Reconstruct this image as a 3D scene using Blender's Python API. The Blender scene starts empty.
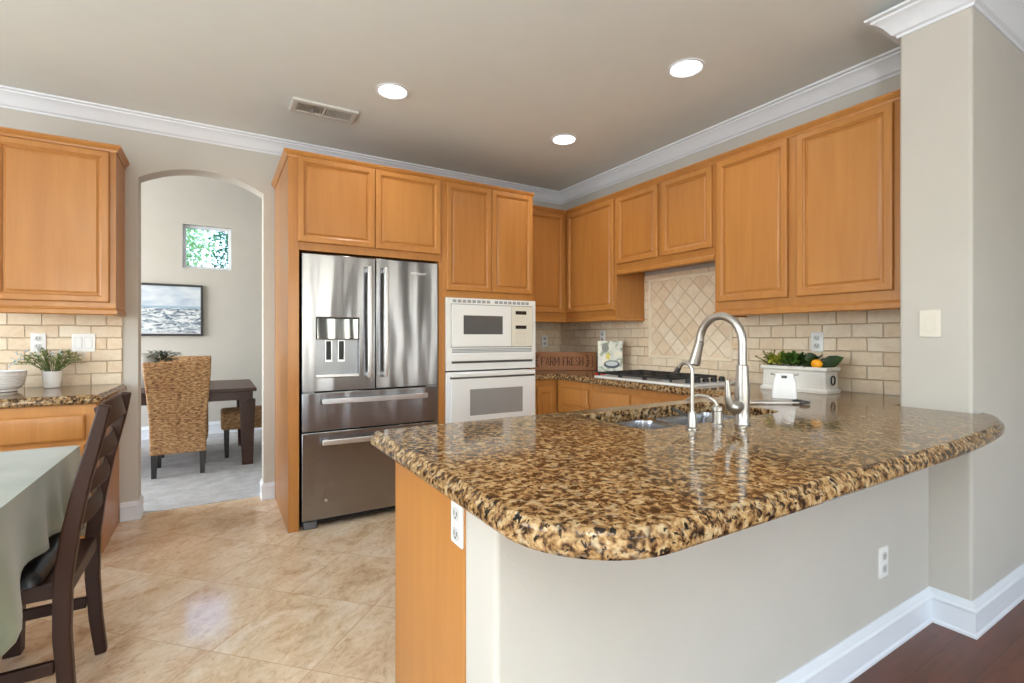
import bpy, bmesh, math, random
from mathutils import Vector, Matrix

C = bpy.context.scene.collection
scn = bpy.context.scene
R = math.radians
random.seed(7)

# ---------------------------------------------------------------- camera
cam = bpy.data.objects.new('camera', bpy.data.cameras.new('camera'))
C.objects.link(cam)
cam.data.sensor_width = 36.0
cam.data.lens = 36.0 * 490.3 / 1024.0
cam.data.shift_y = -4.2 / 1024.0
cam.data.clip_start = 0.02
cam.location = (0, 0, 1.21)
cam.rotation_euler = (R(90), 0, -math.atan2(0.5165, 0.8563))
scn.camera = cam

# ---------------------------------------------------------------- view, sky, daylight
scn.view_settings.view_transform = 'Standard'
scn.view_settings.look = 'None'
scn.view_settings.gamma = 1.0
scn.view_settings.use_curve_mapping = False
scn.view_settings.exposure = 0.0

w = bpy.data.worlds.new('sky'); scn.world = w; w.use_nodes = True
nt = w.node_tree
sky = nt.nodes.new('ShaderNodeTexSky')
sky.sky_type = 'NISHITA'; sky.sun_disc = False
sky.sun_elevation = R(50); sky.sun_rotation = R(160)
bg = nt.nodes['Background']
bg.inputs['Strength'].default_value = 0.9
nt.links.new(sky.outputs[0], bg.inputs['Color'])

def area(name, loc, rot, sx, sy, power, col=(1, 1, 1), spread=180):
    l = bpy.data.lights.new(name, 'AREA'); l.shape = 'RECTANGLE'
    l.size = sx; l.size_y = sy; l.energy = power; l.color = col
    l.spread = R(spread)
    o = bpy.data.objects.new(name, l); o.location = loc; o.rotation_euler = rot
    C.objects.link(o); return o

DAY = (0.90, 0.955, 1.0)
# daylight through the three tall windows of the rear wall (face +Y)
area('daylight_rear_left', (-1.9, -4.12, 1.35), (R(90), 0, 0), 1.2, 1.9, 38, DAY)
area('daylight_rear_middle', (1.05, -4.12, 1.35), (R(90), 0, 0), 1.5, 1.9, 30, DAY)
area('daylight_rear_right', (3.3, -4.12, 1.35), (R(90), 0, 0), 0.5, 1.9, 12, DAY)
# daylight through the breakfast nook window on the left (faces +X)
area('daylight_nook', (-3.22, 1.5, 1.45), (R(90), 0, R(-90)), 2.4, 1.7, 84, DAY)
# daylight through the dining room's side window (faces +X)
area('daylight_dining', (-3.22, 5.7, 1.6), (R(90), 0, R(-90)), 2.0, 2.2, 150, (1.0, 0.985, 0.96))

# ---------------------------------------------------------------- materials
def lin(c):
    return tuple(((x / 255.0) / 12.92 if x / 255.0 <= 0.04045 else ((x / 255.0 + 0.055) / 1.055) ** 2.4) for x in c)

class NT:
    def __init__(s, name):
        s.m = bpy.data.materials.new(name); s.m.use_nodes = True
        s.t = s.m.node_tree; s.b = s.t.nodes['Principled BSDF']
    def n(s, typ, **kw):
        nd = s.t.nodes.new(typ)
        for k, v in kw.items():
            if k in nd.inputs: nd.inputs[k].default_value = v
            else: setattr(nd, k, v)
        return nd
    def l(s, a, b): s.t.links.new(a, b)
    def set(s, **kw):
        for k, v in kw.items():
            k = k.replace('_', ' ')
            s.b.inputs[k].default_value = (*v, 1) if isinstance(v, tuple) and len(v) == 3 else v
    def coords(s, scale=(1, 1, 1), rand=True, world=False, rot=(0, 0, 0), loc=(0, 0, 0)):
        if world:
            src = s.n('ShaderNodeNewGeometry').outputs['Position']
        else:
            src = s.n('ShaderNodeTexCoord').outputs['Object']
            if rand:
                oi = s.n('ShaderNodeObjectInfo')
                mm = s.n('ShaderNodeVectorMath', operation='MULTIPLY_ADD')
                cb = s.n('ShaderNodeCombineXYZ')
                for i in range(3): s.l(oi.outputs['Random'], cb.inputs[i])
                s.l(cb.outputs[0], mm.inputs[0]); mm.inputs[1].default_value = (17.3, 9.1, 23.7)
                s.l(src, mm.inputs[2]); src = mm.outputs[0]
        mp = s.n('ShaderNodeMapping')
        mp.inputs['Scale'].default_value = scale; mp.inputs['Rotation'].default_value = rot; mp.inputs['Location'].default_value = loc
        s.l(src, mp.inputs['Vector']); return mp.outputs[0]
    def noise(s, v, scale, detail=3, rough=0.5, dist=0.0):
        nd = s.n('ShaderNodeTexNoise', Scale=scale, Detail=detail, Roughness=rough, Distortion=dist)
        s.l(v, nd.inputs['Vector']); return nd.outputs['Fac']
    def ramp(s, fac, stops, interp='LINEAR'):
        r = s.n('ShaderNodeValToRGB'); e = r.color_ramp; e.interpolation = interp
        while len(e.elements) < len(stops): e.elements.new(0.5)
        for el, (p, c) in zip(e.elements, stops):
            el.position = p; el.color = (*c, 1) if len(c) == 3 else c
        s.l(fac, r.inputs[0]); return r.outputs['Color']
    def mix(s, fac, a, b, mode='MIX'):
        m = s.n('ShaderNodeMix', data_type='RGBA', blend_type=mode)
        for i, x in ((0, fac), (6, a), (7, b)):
            if isinstance(x, (int, float)): m.inputs[i].default_value = x
            elif isinstance(x, tuple): m.inputs[i].default_value = (*x, 1) if len(x) == 3 else x
            else: s.l(x, m.inputs[i])
        return m.outputs[2]
    def bump(s, h, strength=0.2, dist=0.01, chain=None):
        b = s.n('ShaderNodeBump', Strength=strength, Distance=dist)
        s.l(h, b.inputs['Height'])
        if chain: s.l(chain, b.inputs['Normal'])
        s.l(b.outputs[0], s.b.inputs['Normal']); return b.outputs[0]
    def col(s, c): s.l(c, s.b.inputs['Base Color'])

def plain(name, rgb, rough=0.5, metal=0.0, spec=0.5, bump=0, bscale=200, coat=0.0, emit=None, estr=0, var=0.06):
    m = NT(name); c = lin(rgb)
    m.set(Roughness=rough, Metallic=metal, Specular_IOR_Level=spec, Coat_Weight=coat)
    v = m.coords()
    f = m.noise(v, 6.0, 4)
    m.col(m.ramp(f, [(0.3, tuple(x * (1 - var) for x in c)), (0.7, tuple(min(1, x * (1 + var)) for x in c))]))
    if bump: m.bump(m.noise(v, bscale, 2), bump, 0.002)
    if emit: m.set(Emission_Color=emit, Emission_Strength=estr)
    return m.m

def wood(name, dark, light, rough=0.36, scale=1.0, coat=0.12, grain=(14, 14, 0.9), spec=0.5):
    m = NT(name)
    v = m.coords(grain)
    a = m.noise(v, 1.6 * scale, 5, 0.6, 0.4)
    v2 = m.coords((70, 70, 2.0))
    b = m.noise(v2, 1.5, 3, 0.6)
    v3 = m.coords((1.2, 1.2, 0.5))
    c = m.noise(v3, 1.5, 2)
    base = m.ramp(a, [(0.25, lin(dark)), (0.75, lin(light))])
    base = m.mix(0.16, base, m.ramp(b, [(0.3, lin(dark)), (0.7, lin(light))]))
    base = m.mix(0.35, base, m.ramp(c, [(0.35, lin(dark)), (0.65, lin(light))]))
    m.col(base)
    m.set(Roughness=rough, Coat_Weight=coat, Coat_Roughness=0.12, Specular_IOR_Level=spec)
    return m.m

M = {}
M['maple'] = wood('honey_maple', (166, 106, 48), (193, 134, 68))
M['darkwood'] = wood('espresso_wood', (38, 19, 12), (57, 30, 19), rough=0.42, coat=0.0, spec=0.3)
M['tablewood'] = wood('walnut_stained_wood', (54, 30, 20), (76, 43, 28), rough=0.4, coat=0.0, grain=(0.9, 14, 14))
M['blacklegs'] = plain('black_stained_wood', (38, 34, 34), 0.4)
M['wall'] = plain('greige_wall_paint', (199, 195, 187), 0.75, spec=0.25, bump=0.25, bscale=160, var=0.015)
M['ceil'] = plain('ceiling_paint', (230, 234, 232), 0.85, spec=0.15, bump=0.2, bscale=140, var=0.012)
M['white'] = plain('white_trim_paint', (232, 237, 244), 0.35, spec=0.4, var=0.01)
M['ventwhite'] = plain('vent_enamel', (216, 214, 208), 0.45, var=0.01)
M['plastic'] = plain('white_plastic', (240, 240, 238), 0.3, var=0.01)
M['slot'] = plain('dark_slot', (70, 70, 70), 0.5)
M['slotg'] = plain('grey_socket_face', (205, 205, 203), 0.4)
M['enamel'] = plain('white_enamel', (236, 237, 236), 0.18, coat=0.3, var=0.01)
M['panelcream'] = plain('cream_control_panel', (226, 222, 208), 0.25, var=0.01)
M['louver'] = plain('grey_louver', (150, 152, 155), 0.4, var=0.03)
M['darkglass'] = plain('dark_oven_glass', (92, 92, 93), 0.06, spec=0.7, var=0.02)
M['greyglass'] = plain('grey_oven_glass', (150, 148, 146), 0.1, spec=0.6, var=0.02)
M['display'] = plain('black_display', (46, 42, 36), 0.15)
M['black'] = plain('black_cast_iron', (30, 30, 31), 0.5)
M['blackgap'] = plain('black_gasket', (22, 22, 22), 0.7)
M['leather'] = plain('black_leather', (28, 28, 32), 0.32, bump=0.2, bscale=90)
M['ceramic'] = plain('white_ceramic', (240, 240, 240), 0.2, coat=0.4, var=0.01)
M['paintedwood'] = plain('distressed_white_wood', (228, 226, 220), 0.5, bump=0.3, bscale=60, var=0.06)
M['red'] = plain('red_cover', (205, 52, 46), 0.4)
M['lemon'] = plain('yellow_peel', (244, 166, 24), 0.4, bump=0.3, bscale=120)
M['leafdark'] = plain('dark_green_leaf', (44, 66, 30), 0.4, var=0.4)
M['leafmid'] = plain('mid_green_leaf', (72, 104, 40), 0.45, var=0.35)
M['leafyellow'] = plain('yellow_green_leaf', (165, 170, 62), 0.45, var=0.3)
M['leafpot'] = plain('pale_olive_leaf', (128, 142, 78), 0.5, var=0.3)
M['leafgrey'] = plain('grey_green_leaf', (120, 128, 104), 0.55, var=0.3)
M['flower'] = plain('pale_lilac_flower', (206, 210, 208), 0.6, var=0.1)
M['stemgreen'] = plain('green_stem', (96, 108, 62), 0.6)
M['soil'] = plain('potting_soil', (52, 40, 30), 0.9)
M['chrome'] = plain('satin_nickel', (190, 186, 180), 0.34, metal=1.0, var=0.02)
M['chromedark'] = plain('dark_nozzle', (50, 48, 46), 0.35)
M['ledwhite'] = plain('lit_diffuser', (255, 250, 240), 0.5, emit=(1.0, 0.95, 0.86, 1), estr=9.0)
M['bark'] = plain('tree_bark', (86, 70, 56), 0.9)
M['ground'] = plain('garden_ground', (104, 112, 82), 0.95)
M['seablack'] = plain('black_picture_frame', (52, 52, 54), 0.4)

def steel(name, rgb, rough=0.2, wob=0.35, sc=(5.0, 1.0, 0.8), metal=1.0, aniso=0.0):
    m = NT(name); c = lin(rgb)
    m.set(Metallic=metal, Roughness=rough)
    if aniso:
        tg = m.n('ShaderNodeTangent'); tg.direction_type = 'RADIAL'; tg.axis = 'Z'; m.l(tg.outputs[0], m.b.inputs['Tangent'])
        m.set(Anisotropic=aniso, Anisotropic_Rotation=.25)
    v = m.coords((1.5, 1.5, 260))
    n1 = m.noise(v, 3, 2)
    m.col(m.ramp(n1, [(0.3, tuple(x * .93 for x in c)), (0.7, c)]))
    v2 = m.coords(sc, rand=True)
    m.bump(m.noise(v2, 1.0, 1.5), wob, 0.05)
    return m.m
M['steel'] = steel('brushed_stainless', (160, 160, 162), 0.25, 0.3, aniso=0.85)
M['steelbar'] = steel('polished_handle_steel', (226, 226, 228), 0.36, 0.0)
M['steelsink'] = steel('sink_stainless', (196, 198, 202), 0.22, 0.02)

def granite():
    m = NT('brown_gold_granite')
    v = m.coords(world=True)
    d = m.n('ShaderNodeTexNoise', Scale=22.0, Detail=2.0)
    m.l(v, d.inputs['Vector'])
    warp = m.mix(0.02, v, d.outputs['Color'])
    a = m.noise(warp, 62, 4, 0.6, 0.35)
    tan = m.ramp(a, [(0.31, lin((34, 24, 17))), (0.405, lin((62, 42, 27))), (0.455, lin((112, 82, 52))),
                     (0.53, lin((150, 117, 77))), (0.61, lin((172, 144, 104))), (0.73, lin((194, 176, 146)))])
    b = m.noise(warp, 80, 3, 0.55, 0.3)
    blk = m.ramp(b, [(0.575, (0, 0, 0)), (0.63, (1, 1, 1))])
    g = m.mix(blk, tan, lin((30, 24, 20)))
    c = m.noise(warp, 46, 2, 0.5, 0.2)
    crm = m.ramp(c, [(0.57, (0, 0, 0)), (0.68, (0.55, 0.55, 0.55))])
    g2 = m.mix(crm, g, m.mix(blk, lin((190, 172, 140)), lin((60, 46, 34))))
    m.col(g2)
    m.set(Roughness=0.09, Specular_IOR_Level=0.36, IOR=1.42)
    return m.m
M['granite'] = granite()

def travertine():
    m = NT('travertine_floor_tile')
    g = m.n('ShaderNodeNewGeometry').outputs['Position']
    mp = m.n('ShaderNodeMapping'); mp.inputs['Rotation'].default_value = (0, 0, R(-45))
    m.l(g, mp.inputs['Vector'])
    ad = m.n('ShaderNodeVectorMath', operation='ADD')
    m.l(mp.outputs[0], ad.inputs[0]); ad.inputs[1].default_value = (-1.5556 + 4.44, -1.5797 + 4.44, 0)
    br = m.n('ShaderNodeTexBrick', Scale=1.0)
    br.offset = 0.0; br.squash = 1.0
    br.inputs['Brick Width'].default_value = 0.444; br.inputs['Row Height'].default_value = 0.444
    br.inputs['Mortar Size'].default_value = 0.0022; br.inputs['Mortar Smooth'].default_value = 0.3
    br.inputs['Color1'].default_value = (0.32, 0.32, 0.32, 1); br.inputs['Color2'].default_value = (0.68, 0.68, 0.68, 1)
    m.l(ad.outputs[0], br.inputs['Vector'])
    # tile-wise shift of the clouding
    sh = m.n('ShaderNodeVectorMath', operation='MULTIPLY_ADD')
    m.l(br.outputs['Color'], sh.inputs[0]); sh.inputs[1].default_value = (9, 7, 3); m.l(mp.outputs[0], sh.inputs[2])
    st = m.n('ShaderNodeMapping'); st.inputs['Scale'].default_value = (1, 1.5, 1); m.l(sh.outputs[0], st.inputs['Vector'])
    a = m.noise(st.outputs[0], 3.6, 7, 0.62, 1.2)
    b = m.noise(st.outputs[0], 16, 8, 0.7, 1.4)
    base = m.ramp(a, [(0.32, lin((182, 146, 114))), (0.43, lin((212, 182, 148))), (0.53, lin((230, 208, 180))), (0.66, lin((242, 231, 214)))])
    base = m.mix(0.5, base, m.ramp(b, [(0.34, lin((178, 142, 110))), (0.48, lin((220, 196, 166))), (0.66, lin((236, 220, 196)))]))
    tone = m.mix(0.5, base, br.outputs['Color'], 'OVERLAY')
    base = m.mix(0.6, base, tone)
    pit = m.noise(st.outputs[0], 60, 3, 0.6, 1.0)
    pits = m.ramp(pit, [(0.70, (0, 0, 0)), (0.76, (0.7, 0.7, 0.7))])
    base = m.mix(pits, base, lin((150, 112, 80)))
    gr = m.n('ShaderNodeMath', operation='MULTIPLY'); gr.inputs[1].default_value = 0.3; m.l(br.outputs['Fac'], gr.inputs[0])
    base = m.mix(gr.outputs[0], base, lin((176, 148, 116)))
    m.col(base)
    r = m.ramp(b, [(0.3, (0.08,) * 3), (0.7, (0.14,) * 3)])
    m.l(r, m.b.inputs['Roughness'])
    inv = m.n('ShaderNodeMath', operation='SUBTRACT'); inv.inputs[0].default_value = 1; m.l(br.outputs['Fac'], inv.inputs[1])
    m.bump(inv.outputs[0], 0.12, 0.002)
    m.set(Specular_IOR_Level=0.6)
    return m.m
M['travertine'] = travertine()

def tumbled(name, bw, bh, rot=0.0, off=0.5, loc=(0, 0, 0), mort=0.0045, gmix=0.6):
    m = NT(name)
    tc = m.n('ShaderNodeTexCoord').outputs['Object']
    sp = m.n('ShaderNodeSeparateXYZ'); m.l(tc, sp.inputs[0])
    cb = m.n('ShaderNodeCombineXYZ'); m.l(sp.outputs['X'], cb.inputs['X']); m.l(sp.outputs['Z'], cb.inputs['Y'])
    mp = m.n('ShaderNodeMapping'); mp.inputs['Rotation'].default_value = (0, 0, rot); mp.inputs['Location'].default_value = loc
    m.l(cb.outputs[0], mp.inputs['Vector'])
    wob = m.n('ShaderNodeTexNoise', Scale=9.0, Detail=2.0); m.l(cb.outputs[0], wob.inputs['Vector'])
    wv = m.n('ShaderNodeVectorMath', operation='MULTIPLY_ADD')
    m.l(wob.outputs['Color'], wv.inputs[0]); wv.inputs[1].default_value = (0.010, 0.010, 0); m.l(mp.outputs[0], wv.inputs[2])
    br = m.n('ShaderNodeTexBrick', Scale=1.0); br.offset = off
    br.inputs['Brick Width'].default_value = bw; br.inputs['Row Height'].default_value = bh
    br.inputs['Mortar Size'].default_value = mort; br.inputs['Mortar Smooth'].default_value = 0.9
    br.inputs['Color1'].default_value = (0, 0, 0, 1); br.inputs['Color2'].default_value = (1, 1, 1, 1)
    m.l(wv.outputs[0], br.inputs['Vector'])
    tile = m.ramp(br.outputs['Color'], [(0.0, lin((224, 198, 166))), (0.35, lin((240, 220, 192))), (0.7, lin((244, 232, 210))), (1.0, lin((232, 208, 176)))])
    sh = m.n('ShaderNodeVectorMath', operation='MULTIPLY_ADD')
    m.l(br.outputs['Color'], sh.inputs[0]); sh.inputs[1].default_value = (5, 3, 2); m.l(cb.outputs[0], sh.inputs[2])
    n1 = m.noise(sh.outputs[0], 22, 5, 0.6, 0.7)
    tile = m.mix(0.38, tile, m.ramp(n1, [(0.3, lin((218, 188, 152))), (0.55, lin((240, 222, 196))), (0.75, lin((248, 240, 224)))]))
    gf = m.n('ShaderNodeMath', operation='MULTIPLY'); gf.inputs[1].default_value = gmix; m.l(br.outputs['Fac'], gf.inputs[0])
    m.col(m.mix(gf.outputs[0], tile, lin((208, 184, 152))))
    inv = m.n('ShaderNodeMath', operation='SUBTRACT'); inv.inputs[0].default_value = 1; m.l(br.outputs['Fac'], inv.inputs[1])
    ad = m.n('ShaderNodeMath', operation='MULTIPLY_ADD'); m.l(n1, ad.inputs[0]); ad.inputs[1].default_value = 0.25; m.l(inv.outputs[0], ad.inputs[2])
    m.bump(ad.outputs[0], 0.8, 0.008)
    m.set(Roughness=0.5)
    return m.m
M['brick'] = tumbled('tumbled_stone_brick_tile', 0.155, 0.0767)
M['diag'] = tumbled('tumbled_stone_diagonal_tile', 0.1, 0.1, rot=R(45), off=0.0, mort=0.003, gmix=0.14)
M['stonetrim'] = plain('stone_liner', (240, 224, 198), 0.45, bump=0.3, bscale=50)

def woodfloor():
    m = NT('dark_red_plank_floor')
    g = m.n('ShaderNodeNewGeometry').outputs['Position']
    br = m.n('ShaderNodeTexBrick', Scale=1.0); br.offset = 0.37
    br.inputs['Brick Width'].default_value = 1.2; br.inputs['Row Height'].default_value = 0.127
    br.inputs['Mortar Size'].default_value = 0.0012
    br.inputs['Color1'].default_value = (0, 0, 0, 1); br.inputs['Color2'].default_value = (1, 1, 1, 1)
    m.l(g, br.inputs['Vector'])
    sh = m.n('ShaderNodeVectorMath', operation='MULTIPLY_ADD')
    m.l(br.outputs['Color'], sh.inputs[0]); sh.inputs[1].default_value = (4, 6, 1); m.l(g, sh.inputs[2])
    mp = m.n('ShaderNodeMapping'); mp.inputs['Scale'].default_value = (1.6, 16, 1); m.l(sh.outputs[0], mp.inputs['Vector'])
    n1 = m.noise(mp.outputs[0], 2.2, 5, 0.6, 0.5)
    c = m.ramp(n1, [(0.3, lin((78, 40, 27))), (0.7, lin((112, 62, 43)))])
    c = m.mix(0.3, c, m.ramp(br.outputs['Color'], [(0, lin((70, 38, 28))), (1, lin((112, 66, 46)))]))
    m.col(m.mix(br.outputs['Fac'], c, lin((60, 31, 21))))
    m.set(Roughness=0.3)
    return m.m
M['woodfloor'] = woodfloor()

def carpet():
    m = NT('grey_carpet'); v = m.coords(world=True)
    a = m.noise(v, 120, 2); b = m.noise(v, 9, 4)
    c = m.ramp(b, [(0.3, lin((176, 178, 182))), (0.7, lin((206, 208, 212)))])
    m.col(m.mix(0.25, c, m.ramp(a, [(0.35, lin((140, 138, 136))), (0.65, lin((214, 212, 210)))])))
    m.set(Roughness=0.95, Specular_IOR_Level=0.1); m.bump(a, 0.6, 0.004)
    return m.m
M['carpet'] = carpet()

def wicker():
    m = NT('woven_seagrass')
    tc = m.n('ShaderNodeTexCoord').outputs['Object']
    sp = m.n('ShaderNodeSeparateXYZ'); m.l(tc, sp.inputs[0])
    ad = m.n('ShaderNodeMath', operation='ADD'); m.l(sp.outputs['X'], ad.inputs[0]); m.l(sp.outputs['Y'], ad.inputs[1])
    cb = m.n('ShaderNodeCombineXYZ'); m.l(ad.outputs[0], cb.inputs['X']); m.l(sp.outputs['Z'], cb.inputs['Y'])
    wob = m.n('ShaderNodeTexNoise', Scale=14.0, Detail=2.0); m.l(tc, wob.inputs['Vector'])
    wv = m.n('ShaderNodeVectorMath', operation='MULTIPLY_ADD')
    m.l(wob.outputs['Color'], wv.inputs[0]); wv.inputs[1].default_value = (0.014, 0.014, 0); m.l(cb.outputs[0], wv.inputs[2])
    mp = m.n('ShaderNodeMapping'); mp.inputs['Scale'].default_value = (34, 92, 1); m.l(wv.outputs[0], mp.inputs['Vector'])
    a = m.noise(mp.outputs[0], 1.0, 2, 0.5, 0.6)
    v = m.coords((1, 1, 1)); n1 = m.noise(v, 5, 3)
    t = m.ramp(a, [(0.34, lin((84, 52, 30))), (0.43, lin((150, 104, 62))), (0.54, lin((186, 140, 92))), (0.68, lin((218, 182, 136)))])
    m.col(m.mix(0.22, t, m.ramp(n1, [(0.3, lin((140, 96, 60))), (0.7, lin((206, 168, 124)))])))
    m.bump(a, 0.8, 0.012)
    m.set(Roughness=0.7)
    return m.m
M['wicker'] = wicker()

def cloth():
    m = NT('sage_green_cloth'); v = m.coords((1, 1, 1), rand=False)
    a = m.noise(v, 5, 4); b = m.noise(m.coords((300, 300, 300)), 1.5, 2)
    m.col(m.ramp(a, [(0.3, lin((122, 127, 108))), (0.7, lin((148, 151, 132)))]))
    m.set(Roughness=0.7, Specular_IOR_Level=0.3, Sheen_Weight=0.4)
    bb = m.bump(b, 0.12, 0.002)
    return m.m
M['cloth'] = cloth()

def picture():
    m = NT('seascape_print'); tc = m.n('ShaderNodeTexCoord').outputs['Object']
    sp = m.n('ShaderNodeSeparateXYZ'); m.l(tc, sp.inputs[0])
    mp = m.n('ShaderNodeMapping'); mp.inputs['Scale'].default_value = (1, 1, 3.0); m.l(tc, mp.inputs['Vector'])
    n1 = m.noise(mp.outputs[0], 10, 5, 0.65, 1.0); n2 = m.noise(mp.outputs[0], 3.5, 4)
    sky_ = m.ramp(n2, [(0.35, lin((176, 192, 210))), (0.65, lin((220, 226, 232)))])
    sea = m.ramp(n1, [(0.40, lin((84, 100, 118))), (0.47, lin((150, 164, 178))), (0.56, lin((226, 230, 232)))])
    surf = m.ramp(n2, [(0.4, lin((196, 204, 212))), (0.6, lin((232, 232, 230)))])
    hz = m.ramp(sp.outputs['Z'], [(0.0, (0, 0, 0)), (1.0, (1, 1, 1))])
    def step(z, wd):
        r = m.n('ShaderNodeMapRange'); r.inputs['From Min'].default_value = z - wd; r.inputs['From Max'].default_value = z + wd
        m.l(sp.outputs['Z'], r.inputs['Value']); return r.outputs[0]
    nz = m.n('ShaderNodeMath', operation='MULTIPLY_ADD'); m.l(n2, nz.inputs[0]); nz.inputs[1].default_value = 0.35; m.l(sp.outputs['Z'], nz.inputs[2])
    r2 = m.n('ShaderNodeMapRange'); r2.inputs['From Min'].default_value = 0.20; r2.inputs['From Max'].default_value = 0.24; m.l(nz.outputs[0], r2.inputs['Value'])
    low = m.mix(r2.outputs[0], surf, sea)
    mid = m.mix(step(0.335, 0.01), low, lin((150, 178, 200)))
    top = m.mix(step(0.36, 0.01), mid, sky_)
    m.col(top); m.set(Roughness=0.35)
    return m.m
M['seascape'] = picture()

def cover():
    m = NT('cookbook_cover'); tc = m.n('ShaderNodeTexCoord').outputs['Object']
    n1 = m.noise(tc, 16, 4, 0.6, 0.6)
    m.col(m.ramp(n1, [(0.34, lin((104, 116, 78))), (0.44, lin((176, 182, 160))), (0.52, lin((214, 214, 206))), (0.64, lin((226, 222, 196)))]))
    m.set(Roughness=0.3); return m.m
M['cover'] = cover()
M['signwood'] = wood('sign_board_wood', (150, 96, 58), (184, 126, 82), rough=0.6, coat=0.0, grain=(1.2, 14, 14))
M['signletter'] = plain('burnt_letter', (66, 38, 24), 0.7)

def glass():
    m = NT('window_glass'); m.set(Base_Color=(1, 1, 1), Roughness=0.0, IOR=1.05, Transmission_Weight=1.0)
    return m.m
M['glass'] = glass()

# ---------------------------------------------------------------- mesh builder
class MB:
    def __init__(s): s.b = bmesh.new()
    def v(s, p): return s.b.verts.new(p)
    def face(s, vs):
        try: return s.b.faces.new(vs)
        except ValueError: return None
    def loft(s, loops, cap0=True, cap1=True, closed=True):
        rows = [[s.v(p) for p in lp] for lp in loops]
        n = len(rows[0])
        for a, b in zip(rows, rows[1:]):
            for i in range(n if closed else n - 1):
                j = (i + 1) % n
                s.face([a[i], a[j], b[j], b[i]])
        if cap0: s.face(list(reversed(rows[0])))
        if cap1: s.face(rows[-1])
        return rows
    def box(s, x0, x1, y0, y1, z0, z1):
        q = lambda z: [(x0, y0, z), (x1, y0, z), (x1, y1, z), (x0, y1, z)]
        s.loft([q(z0), q(z1)]); return s
    def frame(s, x0, x1, z0, z1, hx0, hx1, hz0, hz1, y0, y1):
        o = lambda y: [(x0, y, z0), (x1, y, z0), (x1, y, z1), (x0, y, z1)]
        h = lambda y: [(hx0, y, hz0), (hx1, y, hz0), (hx1, y, hz1), (hx0, y, hz1)]
        rows = s.loft([o(y0), h(y0), h(y1), o(y1)], False, False)
        a, d = rows[0], rows[3]
        for i in range(4):
            j = (i + 1) % 4; s.face([d[i], d[j], a[j], a[i]])
        return s
    def ring(s, c, ax, r, n):
        ax = Vector(ax).normalized()
        up = Vector((0, 0, 1)) if abs(ax.z) < 0.95 else Vector((1, 0, 0))
        u = ax.cross(up).normalized(); w_ = u.cross(ax).normalized()
        rr = r if isinstance(r, (tuple, list)) else (r, r)
        return [Vector(c) + u * (math.cos(2 * math.pi * i / n) * rr[0]) + w_ * (math.sin(2 * math.pi * i / n) * rr[1]) for i in range(n)]
    def cyl(s, p0, p1, r0, r1=None, n=20):
        r1 = r0 if r1 is None else r1
        ax = Vector(p1) - Vector(p0)
        s.loft([s.ring(p0, ax, r0, n), s.ring(p1, ax, r1, n)]); return s
    def tube(s, pts, r, n=14):
        pts = [Vector(p) for p in pts]; k = len(pts)
        rs = r if isinstance(r, (list, tuple)) else [r] * k
        loops = []; u = None
        for i, p in enumerate(pts):
            t = (pts[min(i + 1, k - 1)] - pts[max(i - 1, 0)]).normalized()
            if u is None:
                up = Vector((0, 0, 1)) if abs(t.z) < 0.95 else Vector((1, 0, 0))
                u = t.cross(up).normalized()
            u = (u - t * u.dot(t)).normalized(); w_ = t.cross(u)
            loops.append([p + (u * math.cos(2 * math.pi * j / n) + w_ * math.sin(2 * math.pi * j / n)) * rs[i] for j in range(n)])
        s.loft(loops); return s
    def strip(s, pts, wd, ht, up=(0, 0, 1)):
        """rectangular bar along pts; ht along up, wd across; scalars or lists"""
        pts = [Vector(p) for p in pts]; k = len(pts); up = Vector(up)
        W = wd if isinstance(wd, (list, tuple)) else [wd] * k
        H = ht if isinstance(ht, (list, tuple)) else [ht] * k
        loops = []
        for i, p in enumerate(pts):
            t = (pts[min(i + 1, k - 1)] - pts[max(i - 1, 0)]).normalized()
            sd = t.cross(up).normalized(); u = sd.cross(t).normalized()
            a, b = sd * W[i] / 2, u * H[i] / 2
            loops.append([p - a - b, p + a - b, p + a + b, p - a + b])
        s.loft(loops); return s
    def lathe(s, prof, c=(0, 0, 0), n=32, cap0=True, cap1=True):
        c = Vector(c)
        s.loft([[c + Vector((math.cos(2 * math.pi * i / n) * r, math.sin(2 * math.pi * i / n) * r, z)) for i in range(n)] for r, z in prof], cap0, cap1); return s
    def prism(s, poly, f0, f1):
        """poly: 2d list; f0,f1 map a 2d point to 3d"""
        s.loft([[f0(*p) for p in poly], [f1(*p) for p in poly]]); return s
    def ball(s, c, r, n=14, m=9, sq=(1, 1, 1)):
        lp = []
        for j in range(1, m):
            a = math.pi * j / m
            lp.append([Vector(c) + Vector((r * sq[0] * math.sin(a) * math.cos(2 * math.pi * i / n), r * sq[1] * math.sin(a) * math.sin(2 * math.pi * i / n), -r * sq[2] * math.cos(a))) for i in range(n)])
        s.loft(lp); return s
    def leaf(s, p, d, ln, wd, up=(0, 0, 1), cup=0.15, th=0.0):
        p = Vector(p); d = Vector(d).normalized(); up = Vector(up)
        sd = d.cross(up)
        if sd.length < 1e-3: sd = d.cross(Vector((1, 0, 0)))
        sd.normalize(); nn = sd.cross(d)
        prof = [(0, 0.06), (0.25, 0.75), (0.5, 1.0), (0.78, 0.65), (1.0, 0.03)]
        L_, M_, R_ = [], [], []
        for t, w_ in prof:
            b = p + d * ln * t - nn * (cup * ln * t * t)
            L_.append(s.v(b - sd * wd * w_ / 2 + nn * wd * 0.12 * w_)); M_.append(s.v(b)); R_.append(s.v(b + sd * wd * w_ / 2 + nn * wd * 0.12 * w_))
        for i in range(4):
            s.face([L_[i], M_[i], M_[i + 1], L_[i + 1]]); s.face([M_[i], R_[i], R_[i + 1], M_[i + 1]])
        return s
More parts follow.
